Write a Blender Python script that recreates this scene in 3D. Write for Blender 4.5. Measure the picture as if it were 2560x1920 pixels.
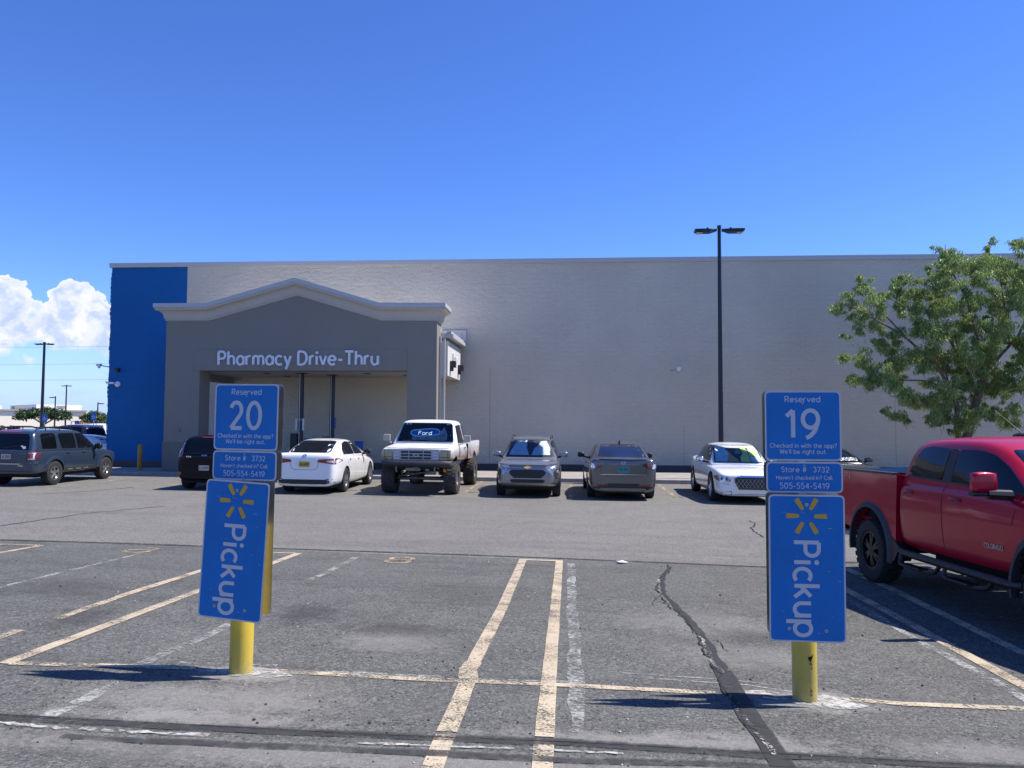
import bpy, bmesh, math, random
from mathutils import Vector, Matrix
from mathutils.bvhtree import BVHTree
R=math.radians
random.seed(7)
for o in list(bpy.data.objects): bpy.data.objects.remove(o, do_unlink=True)
scene=bpy.context.scene
COL=scene.collection
# ---------------- camera ----------------
cam=bpy.data.cameras.new('camera'); camo=bpy.data.objects.new('camera',cam); COL.objects.link(camo)
cam.sensor_width=36; cam.lens=36*1923/2560; cam.clip_start=.1; cam.clip_end=20000
camo.matrix_world=Matrix.Translation((0,0,1.67))@Matrix.Rotation(R(4.3),4,'Z')@Matrix.Rotation(R(92.92),4,'X')@Matrix.Rotation(R(.29),4,'Z')
scene.camera=camo
# ---------------- sky, sun, exposure ----------------
SUN_EL,SUN_AZ=R(57.5),R(13)     # azimuth from +X towards +Y
world=bpy.data.worlds.new('World'); scene.world=world; world.use_nodes=True
wn,wl=world.node_tree.nodes,world.node_tree.links
bg=wn['Background']; bg.inputs['Strength'].default_value=.095
sky=wn.new('ShaderNodeTexSky'); sky.sky_type='NISHITA'; sky.sun_disc=False
sky.sun_elevation=SUN_EL; sky.sun_rotation=math.pi/2-SUN_AZ; sky.altitude=1500; sky.air_density=1.0; sky.dust_density=.15; sky.ozone_density=3.0
hsv=wn.new('ShaderNodeHueSaturation'); hsv.inputs['Saturation'].default_value=1.18; hsv.inputs['Hue'].default_value=.508
wl.new(sky.outputs[0],hsv.inputs['Color'])
tint=wn.new('ShaderNodeVectorMath'); tint.operation='MULTIPLY'; tint.inputs[1].default_value=(.97,1.13,1.5); wl.new(hsv.outputs[0],tint.inputs[0])
# thin high haze and small clouds low over the horizon
tc=wn.new('ShaderNodeTexCoord'); sep=wn.new('ShaderNodeSeparateXYZ'); wl.new(tc.outputs['Generated'],sep.inputs[0])
mp=wn.new('ShaderNodeMapping'); mp.inputs['Scale'].default_value=(3,3,16); wl.new(tc.outputs['Generated'],mp.inputs[0])
nz=wn.new('ShaderNodeTexNoise'); nz.inputs['Scale'].default_value=2.6; nz.inputs['Detail'].default_value=8; nz.inputs['Roughness'].default_value=.6; wl.new(mp.outputs[0],nz.inputs[0])
cr=wn.new('ShaderNodeMapRange'); cr.inputs[1].default_value=.5; cr.inputs[2].default_value=.78; cr.inputs[3].default_value=.12; wl.new(nz.outputs[0],cr.inputs[0])
el=wn.new('ShaderNodeMapRange'); el.inputs[1].default_value=.0; el.inputs[2].default_value=.13; el.inputs[3].default_value=1.3; el.inputs[4].default_value=0; wl.new(sep.outputs[2],el.inputs[0])
wx=wn.new('ShaderNodeMapRange'); wx.inputs[1].default_value=.0; wx.inputs[2].default_value=-.2; wl.new(sep.outputs[0],wx.inputs[0])
m1=wn.new('ShaderNodeMath'); m1.operation='MULTIPLY'; wl.new(cr.outputs[0],m1.inputs[0]); wl.new(el.outputs[0],m1.inputs[1])
m2=wn.new('ShaderNodeMath'); m2.operation='MULTIPLY'; wl.new(m1.outputs[0],m2.inputs[0]); wl.new(wx.outputs[0],m2.inputs[1])
mx=wn.new('ShaderNodeMix'); mx.data_type='RGBA'; wl.new(m2.outputs[0],mx.inputs[0]); wl.new(tint.outputs[0],mx.inputs[6]); mx.inputs[7].default_value=(3.6,4.7,7.2,1)
# cumulus towers low in the sky to the left: soft discs in bearing / elevation, broken up by fractal noise
def wm(op,a,b=None,clamp=False):
    x=wn.new('ShaderNodeMath'); x.operation=op; x.use_clamp=clamp
    for s,v in ((0,a),(1,b)):
        if v is None: continue
        if hasattr(v,'is_linked'): wl.new(v,x.inputs[s])
        else: x.inputs[s].default_value=v
    return x.outputs[0]
def wnoise(co,scale,detail=8,rough=.6,typ='FBM'):
    z=wn.new('ShaderNodeTexNoise'); z.inputs['Scale'].default_value=scale; z.inputs['Detail'].default_value=detail; z.inputs['Roughness'].default_value=rough; wl.new(co,z.inputs[0]); return z
def wramp(v,a,b,c=0,d=1):
    r=wn.new('ShaderNodeMapRange'); r.interpolation_type='SMOOTHSTEP'; r.inputs[1].default_value=a; r.inputs[2].default_value=b; r.inputs[3].default_value=c; r.inputs[4].default_value=d; wl.new(v,r.inputs[0]); return r.outputs[0]
U=wm('ARCTAN2',sep.outputs[0],sep.outputs[1]); V=wm('ARCSINE',sep.outputs[2])
uv=wn.new('ShaderNodeCombineXYZ'); wl.new(U,uv.inputs[0]); wl.new(V,uv.inputs[1])
w1=wnoise(uv.outputs[0],34,3,.5); w2=wnoise(uv.outputs[0],120,6,.6)
def vsc(v,k,off):
    a=wn.new('ShaderNodeVectorMath'); a.operation='SUBTRACT'; wl.new(v,a.inputs[0]); a.inputs[1].default_value=(off,off,off)
    b=wn.new('ShaderNodeVectorMath'); b.operation='SCALE'; wl.new(a.outputs[0],b.inputs[0]); b.inputs['Scale'].default_value=k; return b.outputs[0]
def vadd(a,b):
    x=wn.new('ShaderNodeVectorMath'); x.operation='ADD'; wl.new(a,x.inputs[0]); wl.new(b,x.inputs[1]); return x.outputs[0]
wuv=vadd(vadd(uv.outputs[0],vsc(w1.outputs['Color'],.035,.5)),vsc(w2.outputs['Color'],.013,.5))
vor=wn.new('ShaderNodeTexVoronoi'); vor.feature='SMOOTH_F1'; vor.inputs['Scale'].default_value=95; vor.inputs['Smoothness'].default_value=.5; wl.new(wuv,vor.inputs[0])
puff=vor.outputs['Distance']
fld=None
discs=[(175,760,52),(205,790,66),(150,800,55),(235,830,60),(130,850,60),(190,870,70),(250,890,55),(0,745,52),(25,800,66),(-60,760,70),(60,850,60),(95,880,60),(20,880,70),(-120,820,90),(-40,870,90),(300,850,70)]
for px_,py_,r_ in discs:
    a_=math.atan((px_-1280)/1923)-R(4.3); e_=math.atan((1054-py_)/1923*math.cos(math.atan((px_-1280)/1923))); rr_=r_/1923*.9
    ds=wn.new('ShaderNodeVectorMath'); ds.operation='DISTANCE'; wl.new(wuv,ds.inputs[0]); ds.inputs[1].default_value=(a_,e_,0)
    q=wm('SUBTRACT',1.0,wm('DIVIDE',ds.outputs['Value'],rr_))
    fld=q if fld is None else wm('MAXIMUM',fld,q)
fld=wm('ADD',fld,wm('MULTIPLY',wm('SUBTRACT',.45,puff),.16))
cmask=wramp(fld,.0,.05)
low=wramp(V,.055,.10); lown=wramp(wm('ADD',low,wm('MULTIPLY',wm('SUBTRACT',w1.outputs[0],.5),2.2)),.25,.9)
cmask=wm('MULTIPLY',cmask,lown)
sh=wramp(wnoise(wuv,42,7,.62).outputs[0],.36,.66); sh2=wramp(puff,.15,.75)
lit=wm('SUBTRACT',1.0,wm('MULTIPLY',wm('MULTIPLY',sh,wramp(fld,.02,.3)),.85)); lit=wm('SUBTRACT',lit,wm('MULTIPLY',sh2,.22)); 
mc=wn.new('ShaderNodeMix'); mc.data_type='RGBA'; wl.new(lit,mc.inputs[0]); mc.inputs[6].default_value=(4.0,4.9,7.0,1); mc.inputs[7].default_value=(7.0,7.0,7.1,1)
hz=wn.new('ShaderNodeMix'); hz.data_type='RGBA'; wl.new(wramp(V,-.01,.11,.9,0),hz.inputs[0]); wl.new(mx.outputs[2],hz.inputs[6]); hz.inputs[7].default_value=(3.5,4.7,7.3,1)
m5=wn.new('ShaderNodeMix'); m5.data_type='RGBA'; wl.new(cmask,m5.inputs[0]); wl.new(hz.outputs[2],m5.inputs[6]); wl.new(mc.outputs[2],m5.inputs[7])
wl.new(m5.outputs[2],bg.inputs['Color'])
sun=bpy.data.lights.new('sun','SUN'); sun.energy=5; sun.angle=R(.53); sun.color=(1,.94,.86)
suno=bpy.data.objects.new('sun',sun); COL.objects.link(suno)
sd=Vector((math.cos(SUN_EL)*math.cos(SUN_AZ),math.cos(SUN_EL)*math.sin(SUN_AZ),math.sin(SUN_EL)))
suno.rotation_euler=sd.to_track_quat('Z','Y').to_euler(); suno.location=(60,14,90)
scene.view_settings.view_transform='Standard'; scene.view_settings.look='None'; scene.view_settings.exposure=.62; scene.view_settings.gamma=1
scene.render.engine='CYCLES'
scene.cycles.max_bounces=6; scene.cycles.transparent_max_bounces=24

# ---------------- helpers ----------------
def tag(o,label=None,cat=None,group=None,kind=None):
    if label: o['label']=label
    if cat: o['category']=cat
    if group: o['group']=group
    if kind: o['kind']=kind
    return o
def empty(name,loc=(0,0,0),rz=0,**k):
    o=bpy.data.objects.new(name,None); COL.objects.link(o); o.location=loc; o.rotation_euler=(0,0,rz); o.empty_display_size=.2
    return tag(o,**k)
def link(name,bm,mats,parent=None,smooth=False,angle=None,**k):
    me=bpy.data.meshes.new(name)
    bmesh.ops.recalc_face_normals(bm,faces=bm.faces)
    bm.to_mesh(me); bm.free()
    if not isinstance(mats,(list,tuple)): mats=[mats]
    for m in mats: me.materials.append(m)
    if smooth:
        me.polygons.foreach_set('use_smooth',[True]*len(me.polygons))
        if angle: me.set_sharp_from_angle(angle=R(angle))
    o=bpy.data.objects.new(name,me); COL.objects.link(o)
    if parent: o.parent=parent
    return tag(o,**k)
def copy_tree(o,parent=None):
    c=o.copy(); COL.objects.link(c); c.parent=parent
    for ch in list(o.children): copy_tree(ch,c)
    return c
def box(bm,x0,x1,y0,y1,z0,z1,mi=0,bev=0):
    vs=[bm.verts.new(p) for p in ((x0,y0,z0),(x1,y0,z0),(x1,y1,z0),(x0,y1,z0),(x0,y0,z1),(x1,y0,z1),(x1,y1,z1),(x0,y1,z1))]
    fs=[bm.faces.new([vs[i] for i in f]) for f in ((0,3,2,1),(4,5,6,7),(0,1,5,4),(1,2,6,5),(2,3,7,6),(3,0,4,7))]
    for f in fs: f.material_index=mi
    if bev:
        es=list({e for f in fs for e in f.edges}); r=bmesh.ops.bevel(bm,geom=es,offset=bev,segments=2,affect='EDGES',profile=.6)
        for f in r['faces']: f.material_index=mi
    return vs
def tube(bm,pts,r,n=10,mi=0,cap=True):
    pts=[Vector(p) for p in pts]; rr=r if isinstance(r,(list,tuple)) else [r]*len(pts)
    rings=[]; up=None
    for i,p in enumerate(pts):
        d=((pts[min(i+1,len(pts)-1)]-pts[max(i-1,0)])).normalized()
        a=Vector((0,0,1)) if abs(d.z)<.9 else Vector((1,0,0))
        u=d.cross(a).normalized() if up is None else (up-d*up.dot(d)).normalized()
        up=u; v=d.cross(u)
        rings.append([bm.verts.new(p+(u*math.cos(t)+v*math.sin(t))*rr[i]) for t in [2*math.pi*k/n for k in range(n)]])
    for a,b in zip(rings,rings[1:]):
        for k in range(n): f=bm.faces.new((a[k],a[(k+1)%n],b[(k+1)%n],b[k])); f.material_index=mi
    if cap:
        for q in (rings[0],rings[-1]): f=bm.faces.new(q); f.material_index=mi
def lathe(bm,prof,axis='z',n=24,c=(0,0,0),mi=0,cap=True):
    """prof: (radius, height) list; axis z or y"""
    rings=[]
    for r,h in prof:
        ring=[]
        for k in range(n):
            t=2*math.pi*k/n
            p=(r*math.cos(t),r*math.sin(t),h) if axis=='z' else (r*math.cos(t),h,r*math.sin(t))
            ring.append(bm.verts.new((p[0]+c[0],p[1]+c[1],p[2]+c[2])))
        rings.append(ring)
    for a,b in zip(rings,rings[1:]):
        for k in range(n): f=bm.faces.new((a[k],a[(k+1)%n],b[(k+1)%n],b[k])); f.material_index=mi
    for q in ((rings[0],rings[-1]) if cap else ()): f=bm.faces.new(q); f.material_index=mi
def rpoly(pts,r,n=4):
    """round the corners of a 2D polygon"""
    out=[]; N=len(pts)
    for i in range(N):
        p=Vector(pts[i]); a=Vector(pts[i-1])-p; b=Vector(pts[(i+1)%N])-p
        rr=min(r,a.length*.45,b.length*.45); a=a.normalized()*rr; b=b.normalized()*rr
        for k in range(n+1):
            t=k/n; out.append(tuple(p+a*(1-t)**2+b*t**2))
    return out
def rect(x0,x1,y0,y1): return [(x0,y0),(x1,y0),(x1,y1),(x0,y1)]
def plate(bm,poly,y0,y1,mi=0):
    """2D (x,z) polygon extruded from y0 to y1"""
    a=[bm.verts.new((p[0],y0,p[1])) for p in poly]; b=[bm.verts.new((p[0],y1,p[1])) for p in poly]
    f=bm.faces.new(a); f.material_index=mi; f=bm.faces.new(b); f.material_index=mi
    n=len(poly)
    for i in range(n): f=bm.faces.new((a[i],a[(i+1)%n],b[(i+1)%n],b[i])); f.material_index=mi

# ---------------- materials ----------------
def newmat(name):
    m=bpy.data.materials.new(name); m.use_nodes=True; nt=m.node_tree; return m,nt.nodes,nt.links,nt.nodes['Principled BSDF']
def mat(name,col,rough=.5,metal=0,coat=0,var=0,vscale=3,bump=0,bscale=40,spec=.5,ior=1.5,alpha=1):
    m,n,l,b=newmat(name)
    b.inputs['Base Color'].default_value=(*col,1); b.inputs['Roughness'].default_value=rough; b.inputs['Metallic'].default_value=metal
    b.inputs['Coat Weight'].default_value=coat; b.inputs['Coat Roughness'].default_value=.04; b.inputs['Specular IOR Level'].default_value=spec; b.inputs['IOR'].default_value=ior
    if var or bump:
        t=n.new('ShaderNodeTexCoord')
    if var:
        z=n.new('ShaderNodeTexNoise'); z.inputs['Scale'].default_value=vscale; z.inputs['Detail'].default_value=7; z.inputs['Roughness'].default_value=.65; l.new(t.outputs['Object'],z.inputs[0])
        x=n.new('ShaderNodeMix'); x.data_type='RGBA'; x.inputs[6].default_value=(*[c*(1-var) for c in col],1); x.inputs[7].default_value=(*[min(1,c*(1+var)) for c in col],1)
        rg=n.new('ShaderNodeMapRange'); rg.inputs[1].default_value=.3; rg.inputs[2].default_value=.7; l.new(z.outputs[0],rg.inputs[0]); l.new(rg.outputs[0],x.inputs[0]); l.new(x.outputs[2],b.inputs['Base Color'])
    if bump:
        z2=n.new('ShaderNodeTexNoise'); z2.inputs['Scale'].default_value=bscale; z2.inputs['Detail'].default_value=5; l.new(t.outputs['Object'],z2.inputs[0])
        bp=n.new('ShaderNodeBump'); bp.inputs['Strength'].default_value=bump; bp.inputs['Distance'].default_value=.02; l.new(z2.outputs[0],bp.inputs['Height']); l.new(bp.outputs[0],b.inputs['Normal'])
    return m
def noise(n,l,co,scale,detail=6,rough=.6,dist=0):
    z=n.new('ShaderNodeTexNoise'); z.inputs['Scale'].default_value=scale; z.inputs['Detail'].default_value=detail; z.inputs['Roughness'].default_value=rough; z.inputs['Distortion'].default_value=dist
    l.new(co,z.inputs[0]); return z.outputs[0]
def rng(n,l,v,a,b,c=0,d=1):
    r=n.new('ShaderNodeMapRange'); r.inputs[1].default_value=a; r.inputs[2].default_value=b; r.inputs[3].default_value=c; r.inputs[4].default_value=d; l.new(v,r.inputs[0]); return r.outputs[0]
def mixc(n,l,f,a,b):
    x=n.new('ShaderNodeMix'); x.data_type='RGBA'
    for s,v in ((0,f),(6,a),(7,b)):
        if hasattr(v,'links') or hasattr(v,'is_linked'): l.new(v,x.inputs[s])
        elif s==0: x.inputs[0].default_value=v
        else: x.inputs[s].default_value=(*v,1)
    return x.outputs[2]
def mth(n,l,op,a,b):
    x=n.new('ShaderNodeMath'); x.operation=op
    for s,v in ((0,a),(1,b)):
        if hasattr(v,'is_linked'): l.new(v,x.inputs[s])
        else: x.inputs[s].default_value=v
    return x.outputs[0]
def asphalt(name,dark,light,chip,stain=.5,pink=None,patches=()):
    m,n,l,b=newmat(name); t=n.new('ShaderNodeTexCoord').outputs['Object']
    big=rng(n,l,noise(n,l,t,.55,6,.6,.4),.35,.68); mid=rng(n,l,noise(n,l,t,3.2,8,.72),.3,.7)
    c=mixc(n,l,mid,dark,light); c=mixc(n,l,mth(n,l,'MULTIPLY',big,.55),c,tuple(min(1,x*1.45) for x in light))
    gr=rng(n,l,noise(n,l,t,26,5,.85),.36,.64); c=mixc(n,l,mth(n,l,'MULTIPLY',gr,.26),c,chip)
    mott=rng(n,l,noise(n,l,t,1.3,9,.8,.3),.47,.72); c=mixc(n,l,mth(n,l,'MULTIPLY',mott,.42),c,chip)
    fine=rng(n,l,noise(n,l,t,95,3,.8),.42,.66)
    c=mixc(n,l,mth(n,l,'MULTIPLY',fine,.6),c,chip)
    v=n.new('ShaderNodeTexVoronoi'); v.inputs['Scale'].default_value=42; l.new(t,v.inputs[0])
    sp=mth(n,l,'LESS_THAN',v.outputs['Distance'],.16); gate=rng(n,l,noise(n,l,t,9,4,.7),.5,.62); sp=mth(n,l,'MULTIPLY',sp,gate)
    c=mixc(n,l,mth(n,l,'MULTIPLY',sp,.75),c,tuple(min(1,x*2.1) for x in chip))
    dk=rng(n,l,noise(n,l,t,60,2,.7),.68,.74); c=mixc(n,l,mth(n,l,'MULTIPLY',dk,.8),c,tuple(x*.35 for x in dark))
    for sc,hi,lo_ in ((48,.84,.12),(105,.8,.14)):
        vc=n.new('ShaderNodeTexVoronoi'); vc.inputs['Scale'].default_value=sc; l.new(t,vc.inputs[0]); sc_=n.new('ShaderNodeSeparateColor'); l.new(vc.outputs['Color'],sc_.inputs[0])
        c=mixc(n,l,mth(n,l,'MULTIPLY',mth(n,l,'GREATER_THAN',sc_.outputs[0],hi),.36),c,tuple(min(1,x*1.35) for x in chip)); c=mixc(n,l,mth(n,l,'MULTIPLY',mth(n,l,'LESS_THAN',sc_.outputs[1],lo_),.45),c,tuple(x*.4 for x in dark))
    ms=n.new('ShaderNodeMapping'); ms.inputs['Scale'].default_value=(.14,1.5,1); l.new(t,ms.inputs[0])
    tk=rng(n,l,noise(n,l,ms.outputs[0],1.1,7,.7,.2),.5,.68); c=mixc(n,l,mth(n,l,'MULTIPLY',tk,.3),c,dark)
    edge=noise(n,l,t,6,7,.75,.3); edge2=noise(n,l,t,34,4,.8)
    for cx,cy,rx,ry,k,col in patches:
        s_=n.new('ShaderNodeVectorMath'); s_.operation='SUBTRACT'; l.new(t,s_.inputs[0]); s_.inputs[1].default_value=(cx,cy,0)
        q_=n.new('ShaderNodeVectorMath'); q_.operation='MULTIPLY'; l.new(s_.outputs[0],q_.inputs[0]); q_.inputs[1].default_value=(1/rx,1/ry,0)
        ln=n.new('ShaderNodeVectorMath'); ln.operation='LENGTH'; l.new(q_.outputs[0],ln.inputs[0])
        v_=mth(n,l,'ADD',ln.outputs['Value'],mth(n,l,'ADD',mth(n,l,'MULTIPLY',mth(n,l,'SUBTRACT',edge,.5),2.6),mth(n,l,'MULTIPLY',mth(n,l,'SUBTRACT',edge2,.5),1.5)))
        c=mixc(n,l,rng(n,l,v_,.35,1.15,k,0),c,col)
    # old oil and tyre stains, stretched along the driving direction
    mp=n.new('ShaderNodeMapping'); mp.inputs['Scale'].default_value=(1.1,.42,1); l.new(t,mp.inputs[0])
    st=rng(n,l,noise(n,l,mp.outputs[0],.9,5,.55,.8),.60,.74); c=mixc(n,l,mth(n,l,'MULTIPLY',st,stain),c,tuple(x*.5 for x in dark))
    if pink: 
        pk=rng(n,l,noise(n,l,t,.8,7,.7,.3),.56,.7); c=mixc(n,l,mth(n,l,'MULTIPLY',pk,.7),c,pink)
    l.new(c,b.inputs['Base Color']); b.inputs['Roughness'].default_value=.88; b.inputs['Specular IOR Level'].default_value=.3
    bp=n.new('ShaderNodeBump'); bp.inputs['Strength'].default_value=.55; bp.inputs['Distance'].default_value=.012; l.new(noise(n,l,t,70,4,.75),bp.inputs['Height']); l.new(bp.outputs[0],b.inputs['Normal'])
    return m
def worn(name,col,cover,scale=30,rough=.8,var=.15,big=2.2,soft=.025,amax=1):
    """paint or dust that has flaked away: transparent where worn"""
    m,n,l,b=newmat(name); t=n.new('ShaderNodeTexCoord').outputs['Object']
    c=mixc(n,l,noise(n,l,t,7,6,.7),tuple(x*(1-var) for x in col),tuple(min(1,x*(1+var)) for x in col))
    l.new(c,b.inputs['Base Color']); b.inputs['Roughness'].default_value=rough
    a=noise(n,l,t,scale,6,.75); g2=noise(n,l,t,big,4,.6)
    s=mth(n,l,'ADD',mth(n,l,'MULTIPLY',a,.6),mth(n,l,'MULTIPLY',g2,.4))
    th=.5+(.5-cover)*.34
    al=rng(n,l,s,th-soft,th+soft,0,amax)
    l.new(al,b.inputs['Alpha'])
    return m
M={}
OIL=(.03,.028,.026); DUS=(.27,.26,.24)
M['lot']=asphalt('sealed_asphalt',(.027,.029,.028),(.052,.054,.05),(.175,.173,.157),.3,(.1,.097,.088),patches=[(-1.55,7.1,.6,.3,.6,OIL),(-2.6,7.6,.35,.5,.6,OIL),(1.65,7.4,.3,.4,.5,OIL),(-5.6,8.4,.9,.6,.4,OIL),(-4.6,7.0,.3,.6,.55,OIL),(-1.3,9.0,.8,.9,.3,OIL),
 (-2.35,5.55,.42,.2,.75,DUS),(1.68,5.56,.5,.22,.75,DUS),(-2.4,4.95,.9,.32,.45,DUS),(-1.5,6.6,.5,.35,.35,DUS),(1.5,6.7,.8,.4,.3,DUS),(.6,4.65,1.2,.1,.55,DUS),(-2.3,4.62,.9,.13,.6,DUS),(1.0,4.78,.5,.1,.4,DUS),(2.4,4.75,.6,.2,.4,DUS),(0,4.15,5,.2,.45,DUS),(-1.9,5.1,.5,.5,.3,(.22,.2,.18)),(1.3,7.9,.9,.6,.25,DUS)])
M['aisle']=asphalt('worn_asphalt',(.07,.067,.061),(.104,.1,.091),(.225,.218,.198),.1)
M['stripe']=worn('yellow_paint',(.43,.355,.25),.6,55,.8,.22,3,.06)
M['stripe_worn']=worn('worn_yellow_paint',(.46,.385,.27),.54,50,.8,.22,4,.05)
M['stripe_faint']=worn('faint_yellow_paint',(.38,.29,.18),.5)
M['white_faint']=worn('faint_white_paint',(.4,.4,.385),.42,30,.8,.15,4,.06,.8)
M['dust']=worn('pale_dust',(.46,.45,.42),.5,18,.9,.2,5,.06,.9)
M['dust_faint']=worn('faint_pale_dust',(.25,.24,.225),.36,34,.9,.2,3,.09,.8)
M['tar']=mat('tar',(.028,.028,.03),.75,var=.25,vscale=9)
M['tarband']=worn('old_tar_band',(.035,.036,.036),.62,12,.8,.25,5,.12,.85)
M['sealer']=worn('crack_sealer',(.024,.025,.026),.8,14,.8,.3,6,.08,.9)
M['stain']=worn('oil_stain',(.04,.037,.036),.44,14,.8,.2,2.5,.16,.5)
M['gap']=mat('crack_gap',(.01,.01,.01),.9)
M['crumb']=worn('crack_crumbs',(.4,.38,.34),.3,45)
M['conc']=mat('kerb_concrete',(.33,.31,.285),.85,var=.25,vscale=2.5,bump=.3,bscale=50)
M['walk']=mat('sidewalk_concrete',(.27,.25,.225),.9,var=.18,vscale=1.5,bump=.2,bscale=60)
M['steel']=mat('galvanised_steel',(.45,.45,.46),.4,.9,var=.2,vscale=12)
M['alu']=mat('sign_back_aluminium',(.38,.38,.39),.32,.85,var=.12,vscale=6)
M['darkmetal']=mat('dark_bronze_metal',(.012,.015,.024),.35,.2)
M['blackplastic']=mat('black_plastic',(.012,.012,.013),.45)
M['greyplastic']=mat('grey_plastic',(.032,.035,.042),.6)
M['white']=mat('white_metal',(.75,.75,.75),.4)
M['rubber']=mat('tyre_rubber',(.018,.018,.019),.8,var=.3,vscale=14)
M['rubber_dusty']=mat('dusty_tyre_rubber',(.045,.038,.033),.9,var=.45,vscale=7)
M['chrome']=mat('chrome',(.75,.75,.76),.12,1)
M['alloy']=mat('alloy_wheel',(.6,.6,.61),.25,.9)
M['darkalloy']=mat('dark_alloy_wheel',(.012,.013,.016),.35,.2,spec=.4)
M['glass']=mat('tinted_glass',(.004,.006,.01),.03,spec=.4)
M['glass2']=mat('dark_privacy_glass',(.003,.004,.006),.03,spec=.4)
M['lampred']=mat('red_lamp_lens',(.25,.006,.012),.12,coat=1)
M['lampclear']=mat('clear_lamp_lens',(.55,.55,.55),.1,.5,coat=1)
M['lampdark']=mat('smoked_lamp_lens',(.07,.075,.085),.08,.3,coat=1)
M['lampold']=mat('yellowed_lamp_lens',(.33,.31,.2),.25,.2,coat=.5,var=.2,vscale=15)
M['gold']=mat('gold_badge',(.62,.42,.12),.3,.6)
M['orange']=mat('orange_lens',(.6,.2,.03),.3)
M['seam']=mat('panel_gap',(.004,.004,.004),.8)
M['bluesign']=worn_face=mat('blue_sign_sheeting',(.0,.15,.46),.42,var=.12,vscale=3.5,spec=.35)
M['signwhite']=mat('white_sign_sheeting',(.56,.53,.54),.5)
M['spark']=mat('amber_sign_sheeting',(.62,.33,.02),.5)
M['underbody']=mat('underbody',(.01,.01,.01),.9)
M['acc_blue']=mat('accessible_sign_blue',(.02,.12,.5),.5)
M['plateY']=mat('yellow_licence_plate',(.5,.38,.05),.5); M['plateT']=mat('turquoise_licence_plate',(.03,.23,.27),.5); M['plateW']=mat('pale_licence_plate',(.42,.38,.36),.5)
M['ink']=mat('plate_ink',(.03,.02,.01),.6)

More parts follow.
